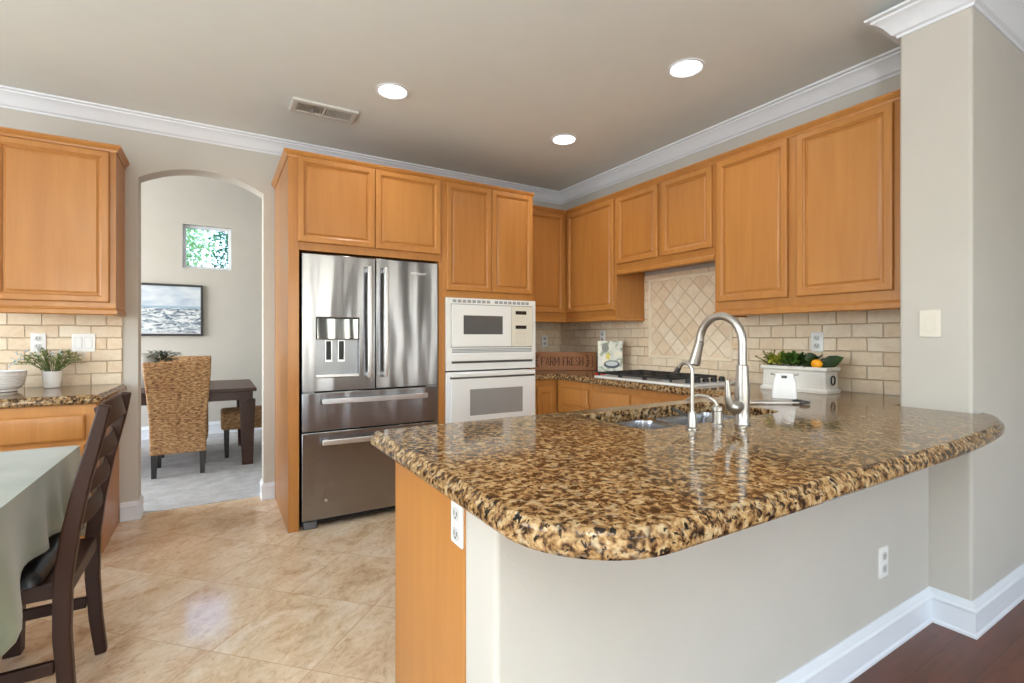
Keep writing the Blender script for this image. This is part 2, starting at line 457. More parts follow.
    def bar2(s, a, b, w_, f, y0, y1):
        """flat 2-d stroke a-b of width w_, f maps (u,v,y) to 3d"""
        ax, az = a; bx, bz = b; L_ = math.hypot(bx - ax, bz - az) or 1e-6
        nx, nz = -(bz - az) / L_ * w_ / 2, (bx - ax) / L_ * w_ / 2
        q = [(ax + nx, az + nz), (ax - nx, az - nz), (bx - nx, bz - nz), (bx + nx, bz + nz)]
        s.loft([[f(u, v_, y0) for u, v_ in q], [f(u, v_, y1) for u, v_ in q]]); return s
    def build(s, name, mat, parent=None, loc=(0, 0, 0), rz=0.0, bevel=0.0, seg=2, ang=35, recalc=True):
        if recalc: bmesh.ops.recalc_face_normals(s.b, faces=s.b.faces)
        me = bpy.data.meshes.new(name); s.b.to_mesh(me); s.b.free()
        me.polygons.foreach_set('use_smooth', [True] * len(me.polygons))
        me.set_sharp_from_angle(angle=R(ang))
        o = bpy.data.objects.new(name, me); C.objects.link(o)
        me.materials.append(M[mat] if isinstance(mat, str) else mat)
        o.location = loc; o.rotation_euler = (0, 0, rz)
        if parent: o.parent = parent
        if bevel:
            b = o.modifiers.new('bevel', 'BEVEL'); b.width = bevel; b.segments = seg; b.limit_method = 'ANGLE'; b.angle_limit = R(40); b.harden_normals = False
        return o

def offset_poly(poly, d):
    """inset a counter-clockwise polygon by d (mitred)"""
    n = len(poly); out = []
    for i in range(n):
        p0, p1, p2 = Vector(poly[i - 1]), Vector(poly[i]), Vector(poly[(i + 1) % n])
        a = (p1 - p0).normalized(); b = (p2 - p1).normalized()
        na, nb = Vector((-a.y, a.x)), Vector((-b.y, b.x))
        m = na + nb
        m = m / max(0.3, (m.length_squared / 2)) if m.length > 1e-6 else na
        out.append((p1.x + m.x * d, p1.y + m.y * d))
    return out

def rrect(x0, x1, y0, y1, r, k=6):
    out = []
    for cx, cy, a0 in ((x1 - r, y0 + r, -90), (x1 - r, y1 - r, 0), (x0 + r, y1 - r, 90), (x0 + r, y0 + r, 180)):
        for i in range(k + 1):
            a = R(a0 + 90 * i / k); out.append((cx + r * math.cos(a), cy + r * math.sin(a)))
    return out

def arc(cx, cy, r, a0, a1, k=8):
    return [(cx + r * math.cos(R(a0 + (a1 - a0) * i / k)), cy + r * math.sin(R(a0 + (a1 - a0) * i / k))) for i in range(k + 1)]

def bez(p0, p1, p2, p3, k=12):
    return [tuple((1 - t) ** 3 * a + 3 * t * (1 - t) ** 2 * b + 3 * t * t * (1 - t) * c + t ** 3 * d for a, b, c, d in zip(p0, p1, p2, p3)) for t in [i / k for i in range(k + 1)]]

def slab(outline, prof, hole=None, hole_z=None):
    """counter slab: prof = [(inset, z)...] bottom to top; optional hole through it"""
    m = MB()
    loops = [[(x, y, z) for x, y in offset_poly(outline, d)] for d, z in prof]
    if not hole:
        m.loft(loops); return m
    rows = m.loft(loops, False, False)
    zb, zt = prof[0][1], prof[-1][1]
    h0 = [m.v((x, y, zb)) for x, y in hole]; h1 = [m.v((x, y, zt - 0.004)) for x, y in hole]
    h2 = [m.v((x, y, zt)) for x, y in offset_poly(hole, -0.004)]
    h3 = [m.v((x, y, zt)) for x, y in offset_poly(hole, -0.0065)]
    n = len(hole)
    for a, b in ((h0, h1), (h1, h2), (h2, h3)):
        for i in range(n): m.face([a[i], a[(i + 1) % n], b[(i + 1) % n], b[i]])
    for ro, rh in ((rows[0], h0), (rows[-1], h3)):
        es = []
        for lp in (ro, rh):
            for i in range(len(lp)):
                e = m.b.edges.get((lp[i], lp[(i + 1) % len(lp)])) or m.b.edges.new((lp[i], lp[(i + 1) % len(lp)]))
                es.append(e)
        bmesh.ops.triangle_fill(m.b, use_beauty=True, use_dissolve=False, edges=es)
    return m

def sweep_plan(m, path, prof, closed=False):
    """sweep a wall profile [(out, z)] along a plan path; out is to the right of travel"""
    n = len(path); loops = []
    for i, p in enumerate(path):
        p = Vector(p)
        a = (p - Vector(path[i - 1])).normalized() if i > 0 else None
        b = (Vector(path[i + 1]) - p).normalized() if i < n - 1 else None
        if a is None: a = b
        if b is None: b = a
        na, nb = Vector((a.y, -a.x)), Vector((b.y, -b.x))
        mm = na + nb; mm = mm / (mm.length_squared / 2)
        loops.append([(p.x + mm.x * o, p.y + mm.y * o, z) for o, z in prof])
    m.loft(loops); return m

# ---------------------------------------------------------------- scene bookkeeping
def root(name, label, cat, loc=(0, 0, 0), rz=0.0, group=None):
    o = bpy.data.objects.new(name, None); C.objects.link(o)
    o.location = loc; o.rotation_euler = (0, 0, rz); o.empty_display_size = 0.1
    return tag(o, label, cat, group)
def tag(o, label, cat, group=None):
    o['label'] = label; o['category'] = cat
    if group: o['group'] = group
    return o
def struct(o): o['kind'] = 'structure'; return o
def dup(r, loc, rz, label, group=None):
    c = r.copy(); C.objects.link(c); c.location = loc; c.rotation_euler = (0, 0, rz); c['label'] = label
    if group: c['group'] = group
    for ch in list(r.children):
        d = ch.copy(); C.objects.link(d); d.parent = c
        for g in list(ch.children):
            e = g.copy(); C.objects.link(e); e.parent = d
    return c

# ================================================================ THE SETTING
YA, XB = 4.09, 3.06            # faces of the back wall and the range wall
XP, YP0, YP1 = 2.61, 0.734, 0.981   # end of the short wall beside the bar
CZ = 2.683

struct(MB().box(-3.4, 5.6, -4.3, 4.19, -0.1, 0.0).build('floor', 'travertine'))
m = MB(); m.prism([(0.51, 0.866), (XP - 0.0, 0.866), (XP, 0.73), (5.5, 0.73), (5.5, -4.2), (0.51, -4.2)], lambda x, y: (x, y, 0.0005), lambda x, y: (x, y, 0.006))
struct(m.build('floor_wood', 'woodfloor'))
struct(MB().box(-3.4, 3.4, 4.19, 7.4, -0.1, 0.004).build('floor_carpet', 'carpet'))
struct(MB().box(-3.4, 5.6, -4.3, YA + 0.02, CZ, CZ + 0.1).build('ceiling', 'ceil'))
struct(MB().box(-3.4, 3.4, 4.2, 7.4, 3.3, 3.4).build('ceiling_dining', 'ceil'))

# back wall with the arched opening
AX0, AX1, SPR, PK = -0.446, 0.302, 2.28, 2.385
acx = (AX0 + AX1) / 2; hw = (AX1 - AX0) / 2; rise = PK - SPR
rad = (hw * hw + rise * rise) / (2 * rise); a0 = math.degrees(math.asin(hw / rad))
archpts = [(acx + rad * math.sin(R(a)), SPR - rad * math.cos(R(a0)) + rad * math.cos(R(a))) for a in [-a0 + 2 * a0 * i / 24 for i in range(25)]]
m = MB(); m.prism([(-3.4, 0), (AX0, 0)] + archpts + [(AX1, 0), (3.4, 0), (3.4, 3.3), (-3.4, 3.3)], lambda x, z: (x, YA, z), lambda x, z: (x, YA + .15, z))
struct(m.build('wall_back', 'wall', ang=25))
struct(MB().box(XB, XB + 0.15, YP1, YA, 0, CZ).build('wall_right', 'wall'))
m = MB().box(XP, 5.5, YP0, YP1, 0, CZ); struct(m.build('wall_stub', 'wall', bevel=0.012, seg=3))
struct(MB().box(5.5, 5.6, -4.3, YP1, 0, CZ).build('wall_east', 'wall'))
m = MB().box(-3.4, -3.3, -4.3, 0.3, 0, CZ).box(-3.4, -3.3, 2.7, 4.7, 0, 3.3).box(-3.4, -3.3, 6.7, 7.4, 0, 3.3)
m.box(-3.4, -3.3, 0.3, 2.7, 0, 0.6).box(-3.4, -3.3, 0.3, 2.7, 2.3, CZ).box(-3.4, -3.3, 4.7, 6.7, 0, 0.5).box(-3.4, -3.3, 4.7, 6.7, 2.7, 3.3)
struct(m.build('wall_left', 'wall'))
m = MB()
for x0, x1 in ((-3.4, -2.5), (-1.3, 0.3), (1.8, 3.05), (3.55, 5.6)): m.box(x0, x1, -4.3, -4.2, 0, CZ)
for x0, x1 in ((-2.5, -1.3), (0.3, 1.8), (3.05, 3.55)): m.box(x0, x1, -4.3, -4.2, 0, 0.4).box(x0, x1, -4.3, -4.2, 2.3, CZ)
struct(m.build('wall_rear', 'wall'))
struct(MB().box(3.3, 3.4, 4.24, 7.4, 0, 3.3).build('wall_dining_right', 'wall'))

# dining room far wall with the small transom window
WX0, WX1, WZ0, WZ1 = -0.352, 0.166, 2.062, 2.598
struct(MB().frame(-3.4, 3.4, 0, 3.3, WX0, WX1, WZ0, WZ1, 7.2, 7.38).build('wall_dining_far', 'wall'))
wn = struct(MB().frame(WX0, WX1, WZ0, WZ1, WX0 + .035, WX1 - .035, WZ0 + .035, WZ1 - .035, 7.26, 7.31).build('window_1', 'white', bevel=0.004))
MB().box(WX0 + .03, WX1 - .03, 7.283, 7.287, WZ0 + .03, WZ1 - .03).build('window_pane', 'glass', wn)

# half wall under the bar
m = MB(); m.prism(rrect(0.489, XP + 0.02, 0.875, 1.024, 0.013, 5), lambda x, y: (x, y, 0), lambda x, y: (x, y, 0.858))
struct(m.build('wall_half', 'wall'))

# mouldings
crown = [(0, CZ - .098), (.006, CZ - .098), (.010, CZ - .088), (.022, CZ - .082), (.030, CZ - .070), (.046, CZ - .046), (.066, CZ - .028),
         (.078, CZ - .022), (.080, CZ - .014), (.096, CZ - .010), (.098, CZ), (0, CZ)]
m = MB(); sweep_plan(m, [(-3.3, YA), (XB, YA), (XB, YP1)], crown)
struct(m.build('trim_1', 'white', ang=28))
m = MB(); sweep_plan(m, [(XB - .101, YP1), (XP, YP1), (XP, YP0), (5.5, YP0)], [(o, z - .04) for o, z in crown])
struct(m.build('trim_3', 'white', ang=28))
bbp = [(0, 0.0), (.019, 0.0), (.019, .012), (.014, .020), (.014, .098), (.0195, .103), (.0195, .110), (.013, .117), (.012, .126), (.006, .136), (.004, .142), (0, .142)]
m = MB(); sweep_plan(m, [(0.489, 1.024), (0.489, 0.875), (XP, 0.875), (XP, YP0), (5.5, YP0)], [(o, z + .004) for o, z in bbp])
struct(m.build('baseboard_bar', 'white', ang=28))
bb2 = [(o * .9, z * .86) for o, z in bbp]
m = MB(); sweep_plan(m, [(-0.54, YA), (AX0, YA), (AX0, YA + .15)], bb2); struct(m.build('baseboard_left', 'white', ang=28))
m = MB(); sweep_plan(m, [(AX1, YA + .15), (AX1, YA), (0.377, YA)], bb2); struct(m.build('baseboard_right', 'white', ang=28))
m = MB(); sweep_plan(m, [(-3.3, 7.2), (3.3, 7.2)], [(o, z * 1.1) for o, z in bbp]); struct(m.build('baseboard_dining', 'white', ang=28))

# tiled backsplashes (local x across, z up from the counter)
def splash(name, loc, rz, pieces, mat='brick'):
    m = MB()
    for x0, x1, z0, z1 in pieces: m.box(x0, x1, 0, 0.010, z0, z1)
    return struct(m.build(name, mat, None, loc, rz))
splash('backsplash_left', (-0.525 + .0775, YA - 0.0105, 0.9065), 0, [(-1.9, -0.0825, 0, 0.475)])
splash('backsplash_back', (2.187, YA - 0.0105, 0.9065), 0, [(0, XB - 2.187 - .011, 0, 0.48)])
# range wall: local x runs from the corner (y=4.08) towards the bar
dy = lambda y: YA - 0.011 - y
splash('backsplash_right', (XB - 0.0105, YA - 0.011, 0.9065), R(-90),
       [(0, dy(2.875), 0, 0.455), (dy(2.875), dy(2.11), 0, 0.135), (dy(2.875), dy(2.11), 0.78, 0.81),
        (dy(2.93), dy(2.875), 0.455, 0.81), (dy(2.11), dy(2.02), 0, 0.81), (dy(2.02), dy(YP1), 0, 0.455)])
splash('backsplash_inset', (XB - 0.0105, 2.875 - .02, 0.9065 + .155), R(-90), [(0, 0.725, 0, 0.605)], 'diag')
m = MB().frame(0, 0.765, 0, 0.645, 0.024, 0.741, 0.024, 0.621, 0, 0.02)
struct(m.build('trim_2', 'stonetrim', None, (XB - 0.0205, 2.875, 0.9065 + .135), R(-90), bevel=0.005, seg=3))

# ================================================================ CABINETS
def door(parent, x0, x1, z0, z1, y=0.0, th=0.02, fr=0.047, name='door', raised=True):
    m = MB()
    def L(i, yy): return [(x0 + i, yy, z0 + i), (x1 - i, yy, z0 + i), (x1 - i, yy, z1 - i), (x0 + i, yy, z1 - i)]
    f = min(fr, (x1 - x0) * .3, (z1 - z0) * .3)
    loops = [L(0, y), L(0, y - th + .005), L(.002, y - th + .0015), L(.006, y - th), L(f - .014, y - th), L(f - .011, y - th + .005), L(f - .005, y - th + .008), L(f - .003, y - th + .015), L(f, y - th + .015), L(f, y)]
    m.loft(loops, False, False)
    d = m.build(name, 'maple', parent, ang=20)
    p = MB()
    g = f - .001
    p.loft([L(g, y - .001), L(g, y - th + .0145), L(g + .004, y - th + .0145), L(g + .014, y - th + .009)], True, True)
    p.build('panel', 'maple', d, ang=20)
    return d

def cab_crown(parent, path, zt, name='crown_moulding', k=1.0):
    m = MB(); sweep_plan(m, path, [(0, zt - .034 * k), (.006, zt - .034 * k), (.009, zt - .022 * k), (.018, zt - .012 * k), (.024, zt - .004), (.026, zt), (.026, zt + .006), (0, zt + .006)])
    return m.build(name, 'maple', parent, ang=25)

def light_rail(parent, path, zb):
    m = MB(); sweep_plan(m, path, [(-.02, zb - .042), (.0, zb - .042), (.007, zb - .036), (.007, zb - .014), (.0, zb - .008), (-.003, zb - .0005), (-.02, zb - .0005)])
    return m.build('light_rail', 'maple', parent, ang=25)

def upper(label, loc, rz, W, D, zb, zt, doors, dz, crown_path=None, rail_path=None, group='wall cabinets'):
    r = root('wall_cabinet', label, 'cabinet', loc, rz)
    MB().box(0, W, 0, D, zb, zt).build('body', 'maple', r, bevel=0.0015)
    for x0, x1 in doors: door(r, x0, x1, dz[0], dz[1], -0.0005)
    if crown_path: cab_crown(r, crown_path, zt)
    if rail_path: light_rail(r, rail_path, zb)
    return r

# left of the arch
upper('maple wall cabinet with a single door, left of the archway above the plant', (-1.095, 3.76, 0), 0, 0.578, YA - 3.76 - .001, 1.385, 2.355, [(0.045, 0.548)], (1.418, 2.315),
      [(0, 0), (0.578, 0), (0.578, YA - 3.76)], [(0, 0), (0.578, 0), (0.578, YA - 3.76 - .012)])
# back wall corner, range wall corner, above the cooktop, right end
ZT = 2.356
XU = 2.74
YU = 3.585
upper('narrow maple wall cabinet on the back wall next to the oven tower', (2.187, YU, 0), 0, XB - 2.187 - .001, YA - YU - .001, 1.385, ZT, [(0.03, XU - 2.187 - .035)], (1.432, 2.318),
      [(0, 0), (XU - 2.187 - .028, 0)], [(0, 0), (XU - 2.187 - .004, 0)])
def ub(label, y1, y0, zb, doors, dz, cp, rp):
    return upper(label, (XU, y1, 0), R(-90), y1 - y0, XB - XU - .001, zb, ZT, [(y1 - a, y1 - b) for a, b in doors], dz, cp, rp)
ub('tall maple wall cabinet in the corner above the cookbook, one door', YU - .001, 2.925, 1.385, [(3.55, 2.945)], (1.432, 2.318),
   [(0.03, 0), (0.659, 0)], [(0.005, 0), (0.659, 0), (0.659, 0.305)])
ub('short maple wall cabinet with two doors above the cooktop', 2.924, 2.022, 1.748, [(2.905, 2.487), (2.447, 2.035)], (1.79, 2.316),
   [(0.0, 0), (0.902, 0)], [(0.003, 0), (0.902, 0)])
ub('large two-door maple wall cabinet above the planter, beside the short wall', 2.02, YP1 + .003, 1.385, [(1.998, 1.548), (1.497, 1.05)], (1.434, 2.318),
   [(0.0, 0), (1.032, 0)], [(0, 0.305), (0, 0), (1.032, 0)])

# refrigerator surround
FY = 3.30
r = root('refrigerator_cabinet', 'tall maple cabinet surround with two doors over the refrigerator', 'cabinet', (0.379, FY, 0))
D = YA - FY - .001
MB().box(0, 0.063, 0, D, 0, 2.36).build('side_panel', 'maple', r, bevel=0.002)
MB().box(0.0635, 1.02, 0, D, 1.756, 2.36).build('body', 'maple', r, bevel=0.0015)
MB().box(0.994, 1.02, 0, D, 0, 1.7555).build('divider_panel', 'maple', r, bevel=0.0015)
door(r, 0.053, 0.531, 1.806, 2.338, -.0005); door(r, 0.535, 1.002, 1.806, 2.338, -.0005)
cab_crown(r, [(0, D), (0, 0), (1.02, 0)], 2.36)

r = root('oven_cabinet', 'tall maple oven tower with two doors above the microwave', 'cabinet', (1.4, FY, 0))
W = 0.786
MB().box(0, W, 0, D, 1.503, 2.36).build('body', 'maple', r, bevel=0.0015)
MB().box(0, 0.022, 0, D, 0, 1.5025).build('side_panel', 'maple', r, bevel=0.0015)
MB().box(W - 0.022, W, 0, D, 0, 1.5025).build('side_panel', 'maple', r, bevel=0.0015)
MB().box(0.0225, W - 0.0225, 0, D, 0.1, 0.24).build('base_box', 'maple', r)
door(r, 0.03, 0.4, 1.552, 2.338, -.0005); door(r, 0.404, 0.772, 1.552, 2.338, -.0005)
cab_crown(r, [(0, 0), (W, 0)], 2.36)

# base cabinets
def base_box(r, W, D, zt, toe=0.075, side_l=True, side_r=True):
    m = MB()
    m.box(0, W, 0, D, 0.1, zt); m.box(0.0, W, toe, D, 0, 0.0995)
    return m.build('body', 'maple', r, bevel=0.0015)
def drawer(r, x0, x1, z0, z1, th=0.02):
    m = MB(); y = -.0005
    def L(i, yy): return [(x0 + i, yy, z0 + i), (x1 - i, yy, z0 + i), (x1 - i, yy, z1 - i), (x0 + i, yy, z1 - i)]
    m.loft([L(0, y), L(0, y - th + .008), L(.004, y - th + .004), L(.012, y - th + .001), L(.018, y - th)], True, True)
    return m.build('drawer_front', 'maple', r, ang=25)
r = root('base_cabinet', 'maple base cabinet with long drawers under the left granite counter', 'cabinet', (-2.2, 3.375, 0))
base_box(r, 1.655, YA - 3.375 - .001, 0.858, toe=.16)
for x0, x1 in ((0.05, 0.8), (0.84, 1.61)):
    drawer(r, x0, x1, 0.672, 0.806)
    door(r, x0, (x0 + x1) / 2 - .003, 0.13, 0.65, -.0005); door(r, (x0 + x1) / 2 + .003, x1, 0.13, 0.65, -.0005)
r = root('base_cabinet', 'narrow maple base cabinet under the wooden sign, beside the oven', 'cabinet', (2.187, 3.322, 0))
base_box(r, 0.257, YA - 3.322 - .001, 0.858)
door(r, 0.05, 0.223, 0.13, 0.80, -.0005)
r = root('base_cabinet', 'maple drawer base under the counter between the corner and cooktop', 'cabinet', (2.446, 3.318, 0), R(-90))
base_box(r, 0.43, XB - 2.446 - .012, 0.858)
drawer(r, 0.075, 0.405, 0.663, 0.803); drawer(r, 0.075, 0.405, 0.40, 0.638); drawer(r, 0.075, 0.405, 0.13, 0.375)
r = root('base_cabinet', 'maple base cabinet with false drawer fronts beneath the white cooktop', 'cabinet', (2.446, 2.886, 0), R(-90))
base_box(r, 0.98, XB - 2.446 - .012, 0.858)
for x0, x1 in ((0.028, 0.415), (0.438, 0.93)):
    drawer(r, x0, x1, 0.663, 0.81); door(r, x0, x1, 0.13, 0.64, -.0005)
# bar cabinets: end panel, floor, kitchen face
r = root('bar_cabinet', 'maple cabinet end panel beneath the bar counter overhang', 'cabinet', (0.492, 1.0255, 0))
MB().box(0, 0.02, 0, 0.515, 0, 0.858).build('end_panel', 'maple', r, bevel=0.0015)
MB().box(0.0205, 1.92, 0.49, 0.51, 0.1, 0.858).build('front_panel', 'maple', r)
MB().box(0.0205, 1.92, 0.002, 0.4895, 0.1, 0.118).build('bottom_shelf', 'maple', r)
MB().box(0.0205, 1.92, 0.43, 0.445, 0.0, 0.0995).build('toe_board', 'maple', r)

# ================================================================ COUNTERTOPS
CT = 0.906
prof = [(.016, CT - .046), (.006, CT - .0445), (.001, CT - .038), (0, CT - .030), (.001, CT - .021), (.006, CT - .0145), (.0105, CT - .0125), (.012, CT - .008), (.0155, CT - .003), (.021, CT), (.0235, CT)]
out = []
out += arc(0.425 + .21, 0.538 + .21, 0.21, 180, 270, 16)
out += [(1.2, 0.538)]
out += bez((1.5, 0.540), (2.2, 0.538), (2.66, 0.585), (2.672, YP0 - .002), 18)
out += [(XP - .001, YP0 - .002), (XP - .001, YP1 + .002), (XB - .0115, YP1 + .002), (XB - .0115, YA - .0115), (2.1985, YA - .0115)]
out += [(2.1985, 3.29), (2.40, 3.29), (2.413, 3.277), (2.413, 1.67), (2.40, 1.64), (2.375, 1.625), (2.3, 1.622)]
out += arc(0.425 + .04, 1.582, 0.04, 90, 180, 5)
hole = rrect(1.21, 1.99, 1.145, 1.51, 0.06, 6)
tag(slab(out, prof, hole).build('countertop', 'granite', ang=30), 'large brown speckled granite bar countertop wrapping round to the cooktop wall', 'countertop')
CL = 0.906
prof2 = [(d, z - CT + CL) for d, z in prof]
outl = [(-2.2, 3.345)] + arc(-0.520 - .03, 3.375, 0.03, -90, 0, 5) + [(-0.505, YA - .0115), (-2.2, YA - .0115)]
tag(slab(outl, prof2).build('countertop', 'granite', ang=30), 'small granite countertop under the plant and white bowl, left of the archway', 'countertop')

# ================================================================ APPLIANCES
r = root('refrigerator', 'stainless steel french door refrigerator with two bottom drawers', 'refrigerator', (0.456, 3.285, 0))
W = 0.905
MB().box(0.006, W - .006, 0.075, 0.75, 0.03, 1.736).build('cabinet_body', 'blackgap', r)
ld = MB()
dx0, dx1, dz0, dz1 = 0.082, 0.351, 0.952, 1.336
ld.frame(0, 0.4555, 0.868, 1.738, dx0, dx1, dz0, dz1, 0, 0.07)
ldo = ld.build('door', 'steel', r, bevel=0.004)
ldo['label'] = 'left door with water dispenser'
MB().box(dx0, dx1, 0.052, 0.068, dz0, dz1).build('dispenser_recess', plain('dispenser_grey', (150, 152, 156), 0.3, metal=0.6), ldo)
MB().box(dx0 + .002, dx1 - .002, 0.004, 0.05, 1.196, dz1 - .002).build('dispenser_panel', steel('dispenser_panel_gloss', (128, 130, 132), 0.1, 0.3), ldo, bevel=0.006)
for px in (0.142, 0.221):
    MB().frame(px, px + .044, 1.052, 1.19, px + .006, px + .038, 1.064, 1.186, 0.028, 0.0515).build('paddle', 'steelbar', ldo)
    MB().box(px + .007, px + .037, 0.034, 0.0515, 1.066, 1.184).build('paddle_insert', 'black', ldo)
MB().box(dx0 + .002, dx1 - .002, -0.004, 0.0515, dz0 + .002, dz0 + .022).build('drip_tray', 'steelbar', ldo, bevel=0.003)
rd = MB().box(0.4615, W, 0, 0.07, 0.868, 1.738).build('door', 'steel', r, bevel=0.004)
cu = bpy.data.curves.new('maker_script', 'FONT'); cu.body = 'Whirlpool'; cu.size = 0.026; cu.extrude = 0.0008; cu.shear = 0.25
to = bpy.data.objects.new('tmp_text', cu); C.objects.link(to); bpy.context.view_layer.update()
me = bpy.data.meshes.new_from_object(to); bpy.data.objects.remove(to)
lg = bpy.data.objects.new('maker_mark', me); C.objects.link(lg); lg.parent = rd; lg.location = (0.70, -0.001, 1.648); lg.rotation_euler = (R(90), 0, 0); me.materials.append(M['ceramic'])
dr1 = MB().box(0, W, 0, 0.07, 0.617, 0.859).build('drawer_front', 'steel', r, bevel=0.004)
dr2 = MB().box(0, W, 0, 0.07, 0.058, 0.608).build('drawer_front', 'steel', r, bevel=0.004)
MB().box(0.0, W, 0.03, 0.074, 0.03, 0.056).build('kick_grille', 'blackgap', r)
for x in (0.012, W - .09): MB().box(x, x + .078, 0.012, 0.09, 0.0, 0.05).build('foot', plain('grey_foot', (92, 92, 94), 0.5), r, bevel=0.006)
for x in (0.005, W - .075): MB().box(x, x + .07, 0.004, 0.06, 0.8605, 0.8665).build('hinge', 'louver', r)
def vhandle(p, x):
    h = MB()
    pts = [(x, -.045, 0.945), (x, -.052, 1.05), (x, -.056, 1.31), (x, -.052, 1.58), (x, -.045, 1.678)]
    h.strip(pts, 0.026, 0.018, (0, 1, 0))
    for z in (0.965, 1.655): h.box(x - .01, x + .01, -.045, 0.0, z - .014, z + .014)
    return h.build('handle', 'steelbar', p, bevel=0.006, seg=3)
vhandle(ldo, 0.407); vhandle(rd, 0.516)
def hhandle(p, x0, x1, z):
    h = MB()
    k = 8
    pts = [(x0 + (x1 - x0) * i / k, -.046 - .010 * math.sin(math.pi * i / k), z) for i in range(k + 1)]
    h.strip(pts, 0.018, 0.034, (0, 0, 1))
    for x in (x0 + .03, x1 - .03): h.box(x - .012, x + .012, -.046, 0.0, z - .012, z + .012)
    return h.build('handle', 'steelbar', p, bevel=0.006, seg=3)
hhandle(dr1, 0.11, 0.81, 0.806); hhandle(dr2, 0.112, 0.81, 0.548)
o = MB(); o.cyl((0.142, 0.002, 0.172), (0.142, -0.004, 0.172), 0.009); o.build('badge', 'steelbar', dr2)

# microwave and wall oven (local x from the niche's left edge)
r = root('microwave_oven', 'white built-in microwave above the wall oven', 'microwave', (1.4225, 3.2985, 0))
W = 0.774
MB().box(0.02, W - .045, 0.001, 0.45, 0.99, 1.49).build('case', 'louver', r)
MB().frame(0, W, 0.966, 1.5, 0.035, W - .028, 1.135, 1.455, -.022, -.0005).build('trim_frame', 'enamel', r, bevel=0.003)
MB().frame(0.04, 0.543, 1.139, 1.451, 0.135, 0.468, 1.232, 1.372, -.03, -.002).build('door', 'enamel', r, bevel=0.003)
MB().box(0.134, 0.469, -.026, -.004, 1.231, 1.373).build('door_window', 'darkglass', r)
MB().box(0.546, W - .032, -.028, -.002, 1.139, 1.451).build('control_panel', 'panelcream', r, bevel=0.003)
for z0, z1 in ((1.388, 1.416), (1.276, 1.303)): MB().box(0.583, 0.683, -.0295, -.0275, z0, z1).build('display', 'display', r)
for i in range(3):
    for j in range(4): pass
m = MB()
for i in range(4):
    for j in range(3): m.box(0.585 + j * .034, 0.613 + j * .034, -.0288, -.0278, 1.16 + i * .024, 1.178 + i * .024)
m.build('keypad', plain('pale_keys', (214, 210, 196), 0.4), r)
for g0, g1 in ((0.05, 0.37), (0.40, 0.72)):
    m = MB(); k = 8
    for i in range(k):
        x = g0 + (g1 - g0) * i / k; m.box(x, x + (g1 - g0) / k * .72, -.0232, -.0215, 1.466, 1.487)
    m.build('vent_slots', 'louver', r)
m = MB()
for i in range(3): m.box(0.045, W - .035, -.0235, -.0215, 1.096 + i * .011, 1.103 + i * .011)
m.build('vent_louver', 'louver', r)
MB().box(0.04, W - .03, -.036, -.022, 1.035, 1.088).build('lower_flap', 'enamel', r, bevel=0.004)
MB().box(0.042, W - .032, -.0245, -.0215, 1.018, 1.034).build('flap_gap', 'slot', r)

r = root('wall_oven', 'white built-in wall oven below the microwave', 'oven', (1.4225, 3.2985, 0))
MB().box(0.02, W - .045, 0.001, 0.55, 0.25, 0.955).build('case', 'louver', r)
MB().frame(0, W, 0.245, 0.955, 0.03, W - .022, 0.285, 0.92, -.022, -.0005).build('trim_frame', 'enamel', r, bevel=0.003)
d = MB().frame(0.028, W - .018, 0.28, 0.905, 0.18, 0.64, 0.63, 0.825, -.045, -.0225).build('door', 'enamel', r, bevel=0.003)
MB().box(0.179, 0.641, -.042, -.025, 0.629, 0.826).build('door_window', 'greyglass', d)
MB().box(0.03, W - .02, -.052, -.0225, 0.918, 0.948).build('door_handle', 'enamel', r, bevel=0.008, seg=3)
MB().box(0.032, W - .022, -.044, -.0225, 0.9055, 0.9175).build('handle_shadow_gap', 'slot', r)

# cooktop
KX0, KX1, KY0, KY1 = 2.462, 2.975, 1.985, 2.885
r = root('gas_cooktop', 'white gas cooktop with black grates set in the far counter', 'cooktop', ((KX0 + KX1) / 2, (KY0 + KY1) / 2, CT))
hx, hy = (KX1 - KX0) / 2, (KY1 - KY0) / 2
m = MB(); rr = rrect(-hx, hx, -hy, hy, .025, 5)
m.loft([[(x, y, .0005) for x, y in rr], [(x, y, .010) for x, y in rr], [(x, y, .014) for x, y in offset_poly(rr, .006)]]); m.build('glass_top', 'enamel', r, ang=30)
by0 = -hy + .17
bs = [(-.13, by0 + .12, .042), (.12, by0 + .12, .034), (0, by0 + .355, .05), (-.13, by0 + .59, .034), (.12, by0 + .59, .042)]
for x, y, rad_ in bs:
    b = MB().lathe([(rad_, .0145), (rad_, .019), (rad_ * .85, .024)], (x, y, 0), 24).build('burner', 'louver', r)
    MB().lathe([(rad_ * .8, .0242), (rad_ * .84, .026), (rad_ * .7, .028)], (x, y, 0), 24).build('burner_cap', 'black', b)
for y0, y1 in ((by0 + .005, by0 + .235), (by0 + .24, by0 + .47), (by0 + .475, by0 + .705)):
    m = MB(); zt = .036; yc = (y0 + y1) / 2
    for x in (-.225, .225): m.strip([(x, y0, zt), (x, y1, zt)], .013, .013)
    for y in (y0 + .006, y1 - .006): m.strip([(-.225, y, zt), (.225, y, zt)], .013, .013)
    m.strip([(0, y0, zt), (0, y1, zt)], .011, .012)
    for x in (-.12, .12): m.strip([(x, y0, zt), (x, y1, zt)], .010, .012)
    m.strip([(-.225, yc, zt), (.225, yc, zt)], .010, .012)
    for x in (-.222, .222):
        for y in (y0 + .008, y1 - .008): m.cyl((x, y, .0145), (x, y, .034), .008, n=8)
    m.build('grate', 'black', r)
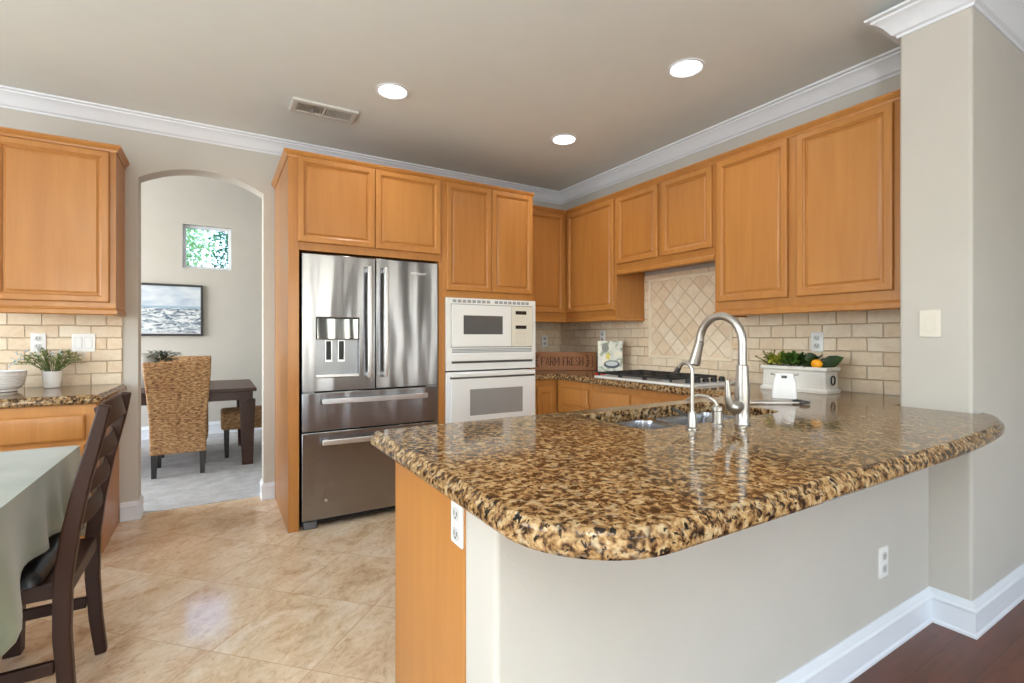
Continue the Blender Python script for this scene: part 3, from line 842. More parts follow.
for i in range(5):
    m = MB(); x = -.17 + i * .082; y = -hy + .085
    m.lathe([(.021, .0145), (.021, .026), (.017, .040), (.014, .041)], (x, y, 0), 18); m.box(x - .003, x + .003, y - .016, y + .016, .040, .045)
    m.build('knob', 'black', r)

# ================================================================ SINK AND TAPS
r = root('kitchen_sink', 'double bowl stainless undermount sink in the granite bar counter', 'sink', (1.6, 1.3275, CT - .047))
def bowl(x0, x1, y0, y1, depth, name):
    m = MB()
    o_ = rrect(x0, x1, y0, y1, .06, 6)
    loops = []
    for ins, z in ((.002, -depth - .003), (-.004, -depth + .03), (-.004, -.004), (-.014, -.003), (-.014, 0), (0, 0), (.004, -.02), (.008, -depth + .045), (.02, -depth + .012), (.045, -depth)):
        loops.append([(x, y, z) for x, y in offset_poly(o_, ins)])
    m.loft(loops)
    b = m.build(name, 'steelsink', r, ang=40)
    cx, cy = (x0 + x1) / 2, (y0 + y1) / 2
    MB().lathe([(.042, -depth + .0005), (.042, -depth + .004), (.03, -depth + .003), (.026, -depth + .001)], (cx, cy, 0), 24).build('drain', 'chrome', b)
bowl(-.382, -.035, -.175, .175, .17, 'bowl'); bowl(.0, .382, -.175, .175, .20, 'bowl')

r = root('kitchen_faucet', 'tall brushed nickel gooseneck pull-down faucet with side lever', 'faucet', (1.575, 1.052, CT))
m = MB(); m.lathe([(.0265, .0005), (.027, .004), (.0235, .010), (.0225, .05), (.0255, .085), (.0245, .12), (.0215, .165), (.0195, .195), (.0195, .206), (.0175, .208)], n=28); m.build('body', 'chrome', r, ang=40)
pts = [(0, 0, .2085), (0, 0, .265)]
ra = .088
for i in range(17):
    a = math.pi - math.pi * i / 16 * 0.985
    pts.append((0, ra + ra * math.cos(a), .285 + 1.1 * ra * math.sin(a)))
sp = MB().tube(pts, .0145, 18).build('spout', 'chrome', r)
e_ = Vector(pts[-1]); t_ = (Vector(pts[-1]) - Vector(pts[-2])).normalized(); t_ = (t_ + Vector((0, .17, 0))).normalized()
m = MB(); m.cyl(e_ + t_ * .0003, e_ + t_ * .026, .0158, .017); m.cyl(e_ + t_ * .0263, e_ + t_ * .088, .017, .0225); sh = m.build('spray_head', 'chrome', r, ang=50)
MB().cyl(e_ + t_ * .0883, e_ + t_ * .094, .0205, .019).build('spray_nozzle', 'chromedark', sh)
u = Vector((-1, 0.05, 0)).normalized()
m = MB()
m.loft([m.ring(u * d_ + Vector((0, 0, zz)), u, rr_, 20) for d_, rr_, zz in ((.015, .020, .066), (.032, .024, .062), (.050, .023, .062), (.064, .018, .066), (.072, .009, .070))])
pod = m.build('handle_hub', 'chrome', r, ang=50)
pts = [u * .058 + Vector((0, 0, .068)), u * .070 + Vector((0, 0, .082)), u * .075 + Vector((0, 0, .105)), u * .077 + Vector((0, 0, .135)), u * .078 + Vector((0, 0, .158))]
m = MB(); m.tube(pts, [.015, .013, .0105, .0085, .008], 12); m.build('lever', 'chrome', pod)

r = root('filter_faucet', 'slender chrome filtered water tap with black tip, left of the main faucet', 'faucet', (1.35, 1.082, CT))
m = MB(); m.lathe([(.022, .0005), (.022, .004), (.0145, .008), (.0135, .052), (.009, .06)], n=22); m.build('body', 'chrome', r, ang=40)
pts = [(0, 0, .058), (0, 0, .18)]
for i in range(11):
    a = math.pi - math.pi * .86 * i / 10
    pts.append((0, .028 + .028 * math.cos(a), .190 + .028 * math.sin(a)))
m = MB().tube(pts, .0062, 12); s_ = m.build('spout', 'chrome', r)
e_ = Vector(pts[-1]); t_ = (Vector(pts[-1]) - Vector(pts[-2])).normalized()
MB().cyl(e_ + t_ * .0003, e_ + t_ * .022, .0078, .009).build('tip', 'chromedark', s_)
m = MB(); m.tube([(0, .012, .040), (0, .04, .046), (-.006, .075, .060)], [.006, .0055, .004], 10); m.build('lever', 'chromedark', r)

r = root('soap_dispenser', 'short chrome soap dispenser with a curved spout between the two faucets', 'soap dispenser', (1.472, 1.077, CT))
m = MB(); m.lathe([(.0225, .0005), (.0225, .006), (.017, .010), (.017, .05), (.0205, .054), (.0205, .066), (.012, .07)], n=24); m.build('body', 'chrome', r, ang=40)
pts = [(0, 0, .069), (-.004, .008, .085), (-.012, .03, .098), (-.02, .06, .100), (-.026, .095, .086), (-.028, .105, .078)]
MB().tube(pts, [.007, .0065, .006, .006, .0055, .005], 10).build('spout', 'chrome', r)

# tongs lying by the sink
r = root('kitchen_tongs', 'steel kitchen tongs with dark tips lying behind the faucet', 'tongs', (2.18, 1.30, CT))
a_ = math.atan2(-.15, .25); r.rotation_euler = (0, 0, a_)
for s_, nm in ((1, 'arm'), (-1, 'arm')):
    m = MB(); m.strip([(-.14, .004 * s_, .007), (-.05, .022 * s_, .009), (.10, .026 * s_, .009)], [.010, .014, .010], [.006, .008, .007]); ar = m.build(nm, 'chrome', r, bevel=.002)
    m = MB(); m.strip([(.101, .026 * s_, .009), (.125, .026 * s_, .010), (.15, .022 * s_, .009)], [.014, .02, .014], [.012, .016, .010]); m.build('tip', 'chromedark', ar, bevel=.003)
MB().cyl((-.141, -.012, .008), (-.141, .012, .008), .0075).build('hinge', 'chrome', r)

# ================================================================ THINGS ON THE FAR COUNTER
# planter box
pa = R(-90)
PO = Vector((2.76, 1.728, CT))
r = root('planter_box', 'white distressed wooden planter box with a ring handle, full of greens', 'planter', PO, pa)
LX, LY, H = 0.37, 0.146, 0.142
m = MB()
def bx(ins, z): return [(ins, ins, z), (LX - ins, ins, z), (LX - ins, LY - ins, z), (ins, LY - ins, z)]
m.loft([bx(.0, .0005), bx(.0, .018), bx(.010, .026), bx(.012, .115), bx(.004, .121), bx(.0, .126), bx(.0, H), bx(.016, H), bx(.02, .03)])
pl = m.build('box', 'paintedwood', r, bevel=.002)
m = MB()
m.frame(.03, LX / 2 - .008, .034, .108, .036, LX / 2 - .014, .040, .102, .008, .013); m.frame(LX / 2 + .008, LX - .03, .034, .108, LX / 2 + .014, LX - .036, .040, .102, .008, .013)
m.build('front_moulding', 'paintedwood', r)
m = MB()
pts = [(LX - .004, LY / 2 + .02 * math.cos(t), .072 + .024 * math.sin(t)) for t in [2 * math.pi * i / 20 for i in range(21)]]
m.tube(pts, .0035, 8); m.build('ring_handle', 'black', r)
Rz = Matrix.Rotation(pa, 3, 'Z')
def onp(x, y, z): return PO + Rz @ Vector((x, y, z))
def leaves(name, label, cat, center, n, spread, ln, wd, mat, rise=0.5, up0=0.0, stems=None):
    o = root(name, label, cat, center)
    m = MB()
    for i in range(n):
        a = random.uniform(0, 2 * math.pi); rr_ = random.random() ** .6
        p = Vector((math.cos(a) * spread[0] * rr_, math.sin(a) * spread[1] * rr_, up0 + spread[2] * random.random()))
        d_ = Vector((math.cos(a), math.sin(a), rise + random.uniform(-.4, .9)))
        m.leaf(p, d_, ln * random.uniform(.7, 1.2), wd * random.uniform(.7, 1.2), cup=random.uniform(-.2, .5))
    m.build('foliage', mat, o, recalc=False)
    m = MB()
    for i in range(stems or 5):
        a = random.uniform(0, 2 * math.pi)
        m.tube([(math.cos(a) * spread[0] * .3, math.sin(a) * spread[1] * .3, -0.075), (math.cos(a) * spread[0] * .4, math.sin(a) * spread[1] * .4, up0 - .02), (math.cos(a) * spread[0] * .7, math.sin(a) * spread[1] * .7, up0 + spread[2] * .7)], .0018, 5)
    m.build('stem', 'stemgreen', o)
    return o
leaves('lettuce', 'yellow-green leafy sprig at the left end of the white planter', 'greens', onp(.07, .065, H), 130, (.065, .05, .05), .055, .024, 'leafyellow', .4)
leaves('herb_bunch', 'mid-green bushy herbs in the middle of the white planter', 'greens', onp(.165, .065, H), 190, (.065, .055, .055), .04, .026, 'leafmid', .5)
leaves('herb_bunch', 'dark green herbs beside the yellow fruit in the planter', 'greens', onp(.245, .075, H), 120, (.04, .05, .04), .042, .028, 'leafdark', .5)
o = root('broad_leaf_sprig', 'large dark oval leaves at the right end of the white planter', 'greens', onp(.305, .06, H))
def bl(p, d_, ln, wd):
    m = MB(); m.leaf(p, d_, ln, wd, up=(-.85, -.45, .3), cup=.1); return m.build('leaf', 'leafdark', o, recalc=False)
q = lambda v_: Rz @ Vector(v_)
bl(q((.0, 0, .01)), q((.75, .7, .42)), .125, .062); bl(q((.0, .02, .0)), q((.4, .9, .38)), .11, .06); bl(q((-.03, .0, .01)), q((-.35, .15, .9)), .075, .06); bl(q((-.035, -.02, .02)), q((-.1, -.3, .9)), .06, .05)
bl(q((-.03, .0, .0)), q((-.2, -.8, .05)), .07, .05); bl(q((-.03, .02, -.01)), q((.4, .6, .5)), .08, .045); bl(q((-.02, .02, .0)), q((1, .5, .25)), .10, .05)
MB().tube([q((-.02, 0, -.07)), q((-.012, 0, -.02)), q((0, 0, 0))], .003, 6).build('stem', 'stemgreen', o)
m = MB(); m.ball((0, 0, 0), .025, 18, 12, (1.12, 1, 1)); m.cyl((.026, 0, 0), (.031, 0, 0), .006, .003, n=10)
tag(m.build('lemon', 'lemon', None, onp(.308, .022, H + .018), pa), 'round yellow-orange lemon on top of the greens in the planter', 'fruit')
o = root('woody_sprig', 'thin brown twigs sticking out of the left end of the planter', 'twigs', onp(.04, .05, H))
for d_ in ((-.85, -.05, .42), (-.45, 0, .7), (.1, .1, .75)):
    d_ = Rz @ Vector(d_); m = MB(); m.tube([Vector((0, 0, -.06)), Vector((0, 0, 0)), d_ * .06, d_ * .11], [.003, .0035, .0035, .003], 6)
    m.ball(d_ * .11, .006, 8, 6); m.build('twig', plain('olive_twig', (110, 104, 66), .7), o)

# small white ceramic caddy in front of the planter
r = root('ceramic_caddy', 'small white tapered ceramic caddy in front of the planter box', 'caddy', (2.44, 1.40, CT), R(-62))
m = MB()
def tp(s_, z, y_=.035): return [(x, y, z) for x, y in rrect(-s_, s_, -y_, y_, .012, 4)]
m.loft([tp(.054, .0005), tp(.056, .006), tp(.055, .03), tp(.049, .09, .032), tp(.041, .112, .028), tp(.042, .122, .028), tp(.042, .126, .028), tp(.036, .124, .022)])
m.build('body', 'ceramic', r, ang=40)
for s_ in (-1, 1): m = MB(); m.cyl((s_ * .040, 0, .116), (s_ * .054, 0, .119), .004, n=8); m.ball((s_ * .056, 0, .120), .006, 8, 6); m.build('side_knob', 'chrome', r)
m = MB(); m.box(-.012, .012, -.0315, -.02, .101, .1135); m.build('opening', 'slot', r)

# cookbook on stand with thin red book
r = root('cookbook', 'cookbook with a bowl on its pale cover, standing upright behind the cooktop', 'book', (2.835, 3.10, CT + .0015))
vd = Vector((-.62, -.78, 0)).normalized(); r.rotation_euler = (R(-9), 0, math.atan2(vd.x, -vd.y) * 1.0)
W, H = .205, .275
MB().box(-W / 2, W / 2, 0, .003, .001, H).build('front_cover', 'cover', r, bevel=.001)
MB().box(-W / 2 + .003, W / 2 - .004, .0032, .0208, .004, H - .004).build('pages', 'ceramic', r)
MB().box(-W / 2, W / 2, .021, .024, .001, H).build('back_cover', 'cover', r, bevel=.001)
m = MB(); m.prism([(.012 + .066 * math.cos(t), .075 + .034 * math.sin(t)) for t in [2 * math.pi * i / 24 for i in range(24)]], lambda x, z: (x, -.0004, z), lambda x, z: (x, -.0012, z)); m.build('cover_bowl', plain('dark_print', (70, 76, 84), .4), r)
m = MB(); m.prism([(.012 + .05 * math.cos(t), .082 + .02 * math.sin(t)) for t in [2 * math.pi * i / 24 for i in range(24)]], lambda x, z: (x, -.0013, z), lambda x, z: (x, -.0018, z)); m.build('cover_food', plain('print_cream', (186, 192, 190), .4), r)
m = MB(); m.prism([(-.04 + .03 * math.cos(t), .215 + .034 * math.sin(t)) for t in [2 * math.pi * i / 20 for i in range(20)]], lambda x, z: (x, -.0004, z), lambda x, z: (x, -.0012, z)); m.build('cover_jar', plain('print_grey', (128, 130, 122), .4), r)
m = MB(); m.prism([(-.035, .12), (.0, .12), (-.005, .17), (-.03, .17)], lambda x, z: (x, -.0004, z), lambda x, z: (x, -.0012, z)); m.build('cover_lemon', plain('print_yellow', (222, 206, 90), .4), r)
r = root('red_book', 'thin red book lying flat at the left end of the cooktop', 'book', (2.685, 2.956, CT), R(0))
MB().box(-.09, .09, -.06, .06, .001, .020).build('cover', 'red', r, bevel=.002)
MB().box(-.088, .088, -.0612, -.0601, .004, .017).build('pages', 'ceramic', r)

# FARM FRESH sign leaning across the corner
S0, S1 = Vector((2.475, 3.765, CT)), Vector((2.985, 3.458, CT))
ang_ = math.atan2(S1.y - S0.y, S1.x - S0.x); SL = (S1 - S0).length
r = root('wooden_sign', 'wooden sign reading FARM FRESH leaning in the counter corner', 'sign', S0, ang_)
m = MB(); SH = .168
m.prism(rrect(0, SL, 0.001, SH, .018, 4), lambda x, z: (x, z * .10, z), lambda x, z: (x, .018 + z * .10, z))
m.build('board', 'signwood', r, bevel=.002)
fm = lambda x, z, y: (x, y + z * .10, z)
G = {'F': (.56, [((0, 0), (0, 1)), ((0, .97), (.56, .97)), ((0, .52), (.4, .52)), ((.56, .97), (.56, .8)), ((-.12, .02), (.14, .02)), ((-.12, .97), (0, .97))]),
     'A': (.66, [((.02, 0), (.33, 1)), ((.33, 1), (.64, 0)), ((.14, .33), (.52, .33)), ((-.1, .02), (.14, .02)), ((.52, .02), (.76, .02))]),
     'R': (.6, [((0, 0), (0, 1)), ((0, .97), (.42, .97)), ((.42, .97), (.54, .86)), ((.54, .86), (.54, .62)), ((.54, .62), (.42, .5)), ((.42, .5), (0, .5)), ((.28, .5), (.58, 0)), ((-.12, .02), (.14, .02)), ((.48, .02), (.7, .02)), ((-.12, .97), (0, .97))]),
     'M': (.84, [((0, 0), (0, 1)), ((0, 1), (.42, .3)), ((.42, .3), (.84, 1)), ((.84, 1), (.84, 0)), ((-.12, .02), (.12, .02)), ((.72, .02), (.96, .02)), ((-.12, .97), (0, .97)), ((.84, .97), (.96, .97))]),
     'E': (.56, [((0, 0), (0, 1)), ((0, .97), (.56, .97)), ((0, .52), (.4, .52)), ((0, .03), (.56, .03)), ((.56, .97), (.56, .8)), ((.56, .03), (.56, .2)), ((-.12, .02), (0, .02)), ((-.12, .97), (0, .97))]),
     'S': (.54, [((.54, .78), (.5, .9)), ((.5, .9), (.38, .97)), ((.38, .97), (.16, .97)), ((.16, .97), (.02, .86)), ((.02, .86), (.02, .68)), ((.02, .68), (.14, .57)), ((.14, .57), (.4, .46)), ((.4, .46), (.54, .34)), ((.54, .34), (.54, .15)), ((.54, .15), (.4, .03)), ((.4, .03), (.14, .03)), ((.14, .03), (.0, .2))]),
     'H': (.62, [((0, 0), (0, 1)), ((.62, 0), (.62, 1)), ((0, .5), (.62, .5)), ((-.12, .02), (.12, .02)), ((.5, .02), (.74, .02)), ((-.12, .97), (.12, .97)), ((.5, .97), (.74, .97))])}
lh, lw = .078, .046; x = .098
txt = MB()
for ch in 'FARM FRESH':
    if ch == ' ': x += .026; continue
    wd, ss = G[ch]
    for a, b in ss:
        vert = abs(a[0] - b[0]) < .3 and abs(a[1] - b[1]) > .4
        txt.bar2((x + a[0] * lw, .045 + a[1] * lh), (x + b[0] * lw, .045 + b[1] * lh), .0085 if vert else .005, fm, -.0012, .0005)
    x += (wd + .27) * lw
txt.build('lettering', 'signletter', r)
xe = x
for nm, xc, sgn in (('wheat_bracket', .072, 1), ('wheat_bracket', xe + .012, -1)):
    m = MB(); pp = [(xc - sgn * (.022 * math.cos(t)) + sgn * .0, .084 + .056 * math.sin(t)) for t in [R(-75 + 150 * i / 10) for i in range(11)]]
    for a, b in zip(pp, pp[1:]): m.bar2(a, b, .005, fm, -.0012, .0005)
    for i in (1, 3, 5, 7, 9):
        a = pp[i]; m.bar2(a, (a[0] - sgn * .014, a[1] + .012), .007, fm, -.0012, .0005); m.bar2(a, (a[0] + sgn * .012, a[1] + .012), .006, fm, -.0012, .0005)
    m.build(nm, 'signletter', r)
m = MB(); m.bar2((SL - .026, .035), (SL - .026, .13), .007, fm, -.0012, .0005); m.bar2((SL - .026, .13), (SL - .04, .138), .006, fm, -.0012, .0005); m.bar2((SL - .026, .035), (SL - .04, .028), .006, fm, -.0012, .0005); m.build('end_bracket', 'signletter', r)

# ================================================================ PLATES ON THE WALLS
def outlet(label, loc, rz, w_=.07, h_=.115, gfi=False):
    o = root('power_outlet', label, 'outlet', loc, rz)
    m = MB(); m.loft([[(x, 0, z) for x, z in rrect(-w_ / 2, w_ / 2, -h_ / 2, h_ / 2, .004, 3)], [(x, -.004, z) for x, z in rrect(-w_ / 2, w_ / 2, -h_ / 2, h_ / 2, .004, 3)], [(x, -.006, z) for x, z in rrect(-w_ / 2 + .003, w_ / 2 - .003, -h_ / 2 + .003, h_ / 2 - .003, .004, 3)]])
    pl_ = m.build('face_plate', 'plastic', o)
    for s_ in (-1, 1):
        m = MB(); zc = s_ * .0235
        m.loft([[(x, -.006, z) for x, z in rrect(-.017, .017, zc - .0145, zc + .0145, .009, 4)], [(x, -.0075, z) for x, z in rrect(-.017, .017, zc - .0145, zc + .0145, .009, 4)]])
        so = m.build('socket', 'slotg', o)
        m = MB(); m.box(-.0085, -.0055, -.0082, -.007, zc - .003, zc + .008).box(.0055, .0085, -.0082, -.007, zc - .003, zc + .007); m.cyl((0, -.007, zc - .008), (0, -.0082, zc - .008), .003, n=8); m.build('slots', 'slot', so)
    return o
outlet('white outlet on the tile left of the twin switches, above the plant', (-.934, YA - .0112, 1.178), 0)
outlet('white outlet on the tile above the wooden sign', (2.845, YA - .0112, 1.172), 0)
outlet('white outlet on the tile just above the planter greens', (XB - .0112, 1.553, 1.183), R(-90))
outlet('white outlet partly hidden behind the cookbook', (XB - .0112, 3.435, 1.215), R(-90))
outlet('white outlet low on the front of the half wall', (2.185, .8745, .351), 0)
outlet('white outlet on the end of the bar cabinet under the counter', (.4915, 1.062, .768), R(-90), w_=.062, h_=.10)
o = root('light_switch', 'double white switch plate on the tile by the archway', 'switch', (-.722, YA - .0112, 1.176))
MB().box(-.0575, .0575, -.006, 0, -.0575, .0575).build('face_plate', 'plastic', o, bevel=.002)
for x in (-.024, .024): MB().box(x - .0165, x + .0165, -.0085, -.0062, -.034, .034).build('rocker', 'plastic', o, bevel=.0015); 
for x in (-.024, .024): MB().frame(x - .019, x + .019, -.036, .036, x - .017, x + .017, -.0345, .0345, -.0068, -.0061).build('rocker_gap', 'slotg', o)
o = root('light_switch', 'single cream switch plate on the short wall beside the bar', 'switch', (XP - .0005, .869, 1.269), R(-90))
sw = plain('almond_plastic', (222, 216, 202), .35, var=.01)
MB().box(-.038, .038, -.006, 0, -.058, .058).build('face_plate', sw, o, bevel=.002)
MB().box(-.017, .017, -.0085, -.0062, -.034, .034).build('rocker', sw, o, bevel=.0015)

# ================================================================ CEILING
def downlight(label, x, y):
    o = root('recessed_light', label, 'ceiling light', (x, y, CZ), 0, 'recessed ceiling lights')
    MB().lathe([(.098, -.0005), (.098, -.006), (.088, -.008), (.080, -.004), (.080, -.0005)], n=36, cap0=False, cap1=False).build('trim_ring', 'white', o)
    MB().lathe([(.079, -.0010), (.079, -.0035), (.0005, -.0042)], n=36).build('lens', 'ledwhite', o)
    l = bpy.data.lights.new('downlight_glow', 'SPOT'); l.energy = 16; l.color = (1, .93, .83); l.spot_size = R(140); l.spot_blend = .8; l.shadow_soft_size = .07
    lo = bpy.data.objects.new('downlight_glow', l); lo.location = (x, y, CZ - .02); C.objects.link(lo)
downlight('lit round recessed ceiling light nearest the air vent', .9034, 2.882)
downlight('lit round recessed ceiling light nearest the short wall, largest in view', 2.201, 1.805)
downlight('lit round recessed ceiling light in front of the far corner', 2.216, 2.924)
o = root('ceiling_vent', 'rectangular white louvred air vent in the ceiling', 'vent', (.598, 3.352, CZ), 0)
m = MB()
def vf(x0, x1, y0, y1, hx0, hx1, hy0, hy1, z0, z1):
    a = [(x0, y0), (x1, y0), (x1, y1), (x0, y1)]; b = [(hx0, hy0), (hx1, hy0), (hx1, hy1), (hx0, hy1)]
    rows = m.loft([[(x, y, z1) for x, y in a], [(x, y, z0 + .004) for x, y in a], [(x * .985, y * .97, z0) for x, y in a], [(x, y, z0) for x, y in b], [(x, y, z1) for x, y in b]], False, False)
vf(-.196, .198, -.095, .095, -.165, .165, -.06, .06, -.014, -.0005); m.build('frame', 'ventwhite', o, ang=25)
MB().box(-.166, .166, -.061, .061, -.003, -.001).build('duct_backing', 'slot', o)
m = MB()
for i in range(26):
    x = -.158 + i * .0126
    if abs(x) < .008: continue
    t = .006 if x < 0 else -.002
    m.loft([[(x - t - .001, -.06, -.013), (x - t + .001, -.06, -.013), (x + t + .001, -.06, -.004), (x + t - .001, -.06, -.004)], [(x - t - .001, .06, -.013), (x - t + .001, .06, -.013), (x + t + .001, .06, -.004), (x + t - .001, .06, -.004)]])
m.box(-.007, .007, -.06, .06, -.014, -.004)
m.build('louvre', 'ventwhite', o)
m = MB(); m.strip([(-.07, .0, -.014), (-.07, -.0, -.026)], .004, .012, (1, 0, 0)); m.build('damper_lever', 'louver', o)

# added lamp, unseen behind the camera: fill light to brighten the ceiling
r = root('added_fill_lamp', 'invented standing lamp added behind the viewpoint to brighten the ceiling', 'lamp', (-.75, -1.1, 0))
MB().lathe([(.13, .0), (.13, .015), (.02, .03), (.012, .04)], n=28).build('base', 'chromedark', r, ang=40)
MB().cyl((0, 0, .041), (0, 0, 1.70), .012).build('pole', 'chromedark', r)
MB().lathe([(.03, 1.701), (.09, 1.73), (.16, 1.79), (.157, 1.793), (.085, 1.737), (.02, 1.712)], n=32).build('lamp_shade', 'chromedark', r, ang=40)
l = bpy.data.lights.new('ceiling_fill', 'AREA'); l.shape = 'DISK'; l.size = .24; l.energy = 185; l.color = (.90, .96, 1)
lo = bpy.data.objects.new('ceiling_fill', l); lo.location = (-.75, -1.1, 1.80); lo.rotation_euler = (R(180), 0, 0); C.objects.link(lo)

# ================================================================ LEFT COUNTER THINGS
r = root('flower_pot', 'white pot of lilac-flowered greenery on the left counter', 'plant', (-.845, 3.96, CL))
m = MB(); m.lathe([(.032, .0005), (.037, .004), (.043, .04), (.0465, .092), (.048, .100), (.045, .101), (.042, .092), (.039, .082)], n=32); m.build('pot', 'ceramic', r, ang=40)
MB().lathe([(.0385, .083), (.0405, .088), (.001, .092)], n=24).build('soil', 'soil', r)
m = MB(); st = MB(); fl = MB()
for i in range(44):
    a = random.uniform(0, 2 * math.pi); t = random.random()
    reach = .04 + .16 * t; hgt = .235 - .09 * t + random.uniform(-.03, .03)
    tip = Vector((math.cos(a) * reach, math.sin(a) * reach * .5, hgt)); basep = Vector((math.cos(a) * .02, math.sin(a) * .02, .09)); mid = (tip + basep) / 2 + Vector((0, 0, .03))
    st.tube([basep, mid, tip], [.0018, .0015, .001], 5)
    for j in range(12):
        f_ = .15 + .8 * random.random(); p = basep.lerp(mid, f_ * 2) if f_ < .5 else mid.lerp(tip, f_ * 2 - 1)
        m.leaf(p, Vector((random.uniform(-1, 1), random.uniform(-1, 1), random.uniform(-.2, 1))), random.uniform(.016, .034), random.uniform(.007, .012))
    if i % 4 == 0:
        for j in range(4): fl.ball(tip + Vector((random.uniform(-.014, .014), random.uniform(-.014, .014), random.uniform(-.01, .02))), .0055, 6, 5)
m.build('leaves', 'leafpot', r, recalc=False); st.build('stems', 'stemgreen', r); fl.build('flowers', 'flower', r)

r = root('ceramic_bowl', 'white dimpled ceramic bowl at the left end of the counter', 'bowl', (-1.045, 3.82, CL))
m = MB(); n_ = 48; loops = []
for r_, z in ((.078, .0005), (.083, .004), (.081, .012), (.097, .022), (.109, .048), (.116, .080), (.119, .108), (.121, .115), (.115, .115), (.111, .106), (.102, .055), (.08, .03), (.04, .018)):
    loops.append([(r_ * (1 - (.022 if (i % 3 == 0 and .02 < z < .11 and r_ > .07) else 0)) * math.cos(2 * math.pi * i / n_), r_ * (1 - (.022 if (i % 3 == 0 and .02 < z < .11 and r_ > .07) else 0)) * math.sin(2 * math.pi * i / n_), z) for i in range(n_)])
m.loft(loops); m.build('bowl', 'ceramic', r, ang=30)
m = MB()
for k, (r_, z) in enumerate(((.1045, .036), (.109, .050), (.1125, .064), (.1155, .078), (.117, .092))):
    m.loft([[(rr_ * math.cos(2 * math.pi * i / 48), rr_ * math.sin(2 * math.pi * i / 48), zz) for i in range(48)] for rr_, zz in ((r_, z - .003), (r_ + .0025, z), (r_ + .001, z + .003))], False, False)
m.build('ribs', 'ceramic', r)

# ================================================================ BREAKFAST TABLE AND CHAIR
TX0, TX1, TY0, TY1, TZ = -1.75, -.497, 1.60, 2.735, .75
r = root('breakfast_table', 'wooden breakfast table hidden under the sage green cloth', 'table', ((TX0 + TX1) / 2, (TY0 + TY1) / 2, 0))
hx, hy = (TX1 - TX0) / 2 - .006, (TY1 - TY0) / 2 - .006
MB().box(-hx, hx, -hy, hy, TZ - .04, TZ - .006).build('tabletop', 'darkwood', r)
for sx in (-1, 1):
    for sy in (-1, 1): m = MB(); m.strip([(sx * (hx - .16), sy * (hy - .14), 0), (sx * (hx - .16), sy * (hy - .14), TZ - .0405)], [.05, .075], [.05, .075], (1, 0, 0)); m.build('leg', 'darkwood', r)
m = MB(); N = 160
def per(t, o):
    x0, x1, y0, y1 = TX0 - o, TX1 + o, TY0 - o, TY1 + o
    pts = rrect(x0, x1, y0, y1, .02 + o * .9, 10); pts.append(pts[0])
    ds = [0]
    for a, b in zip(pts, pts[1:]): ds.append(ds[-1] + math.hypot(b[0] - a[0], b[1] - a[1]))
    s_ = t * ds[-1]
    for i in range(len(ds) - 1):
        if ds[i + 1] >= s_:
            f_ = (s_ - ds[i]) / max(1e-9, ds[i + 1] - ds[i]); return (pts[i][0] + (pts[i + 1][0] - pts[i][0]) * f_, pts[i][1] + (pts[i + 1][1] - pts[i][1]) * f_)
    return pts[-1]
loops = []
corner = [(TX1, TY0), (TX1, TY1), (TX0, TY1), (TX0, TY0)]
K = 10
for k in range(K + 1):
    f_ = k / K; lp = []
    for i in range(N):
        t = i / N; b = per(t, 0)
        cd = min(math.hypot(b[0] - c[0], b[1] - c[1]) for c in corner)
        cf = math.exp(-(cd / .27) ** 2)
        drop = .215 + .15 * cf + .012 * math.sin(t * 61) + .01 * math.sin(t * 23 + 1)
        o = f_ * (.012 + .035 * cf) + f_ ** 1.3 * (.024 * math.sin(t * 2 * math.pi * 21 + 1.3 * math.sin(t * 40)) * (.6 + cf) + .006)
        p = per(t, max(0, o) if f_ > 0 else 0)
        lp.append((p[0], p[1], TZ - f_ * drop if k else TZ + .0))
    loops.append(lp)
top_in = [(x + ((TX0 + TX1) / 2 - x) * .03, y + ((TY0 + TY1) / 2 - y) * .03, TZ + .001) for x, y, z in loops[0]]
m.loft([top_in] + loops, True, False)
tc_ = m.build('tablecloth', 'cloth', ang=60)
sd = tc_.modifiers.new('thick', 'SOLIDIFY'); sd.thickness = .0025; sd.offset = 1
tag(tc_, 'sage green cloth draped over the table in the left foreground', 'tablecloth')

# ladder-back chair: local x across the chair (towards -Y world), y = backwards (+X world)
r = root('dining_chair', 'dark brown ladder-back dining chair with black leather seat at the cloth-covered table', 'chair', (-.40, 2.215, 0), R(-90))
HW = .215
def postpts(x): return [(x, .022, 0), (x, .006, .14), (x, -.004, .30), (x, -.002, .46), (x, .014, .60), (x, .044, .76), (x, .078, .90), (x, .098, .995)]
for x in (-HW, HW):
    m = MB(); m.strip(postpts(x), [.036] * 8, [.036, .040, .044, .046, .045, .042, .038, .032], (0, 1, 0)); m.build('leg', 'darkwood', r, bevel=.006, seg=3)
for z, h_, yb in ((.95, .078, .082), (.838, .055, .058), (.735, .055, .036), (.632, .055, .016)):
    m = MB(); k = 12; pts = []
    for i in range(k + 1):
        x = -HW + .014 + (2 * HW - .028) * i / k; s_ = math.sin(math.pi * i / k)
        pts.append((x, yb + .02 * s_, z + (.018 * s_ if z > .9 else 0)))
    m.strip(pts, .016, h_, (0, -.22, 1)); m.build('back_slat', 'darkwood', r, bevel=.005, seg=3)
MB().box(-HW + .018, HW - .018, -.45, .012, .405, .455).build('seat_frame', 'darkwood', r, bevel=.004)
m = MB()
lp = lambda i, z: [(x, y, z) for x, y in rrect(-HW - .012 + i, HW + .012 - i, -.462 + i, -.052 - i, .03, 5)]
m.loft([lp(.01, .4555), lp(0, .463), lp(0, .478), lp(.012, .492), lp(.05, .499), lp(.12, .503)]); m.build('seat', 'leather', r, ang=50)
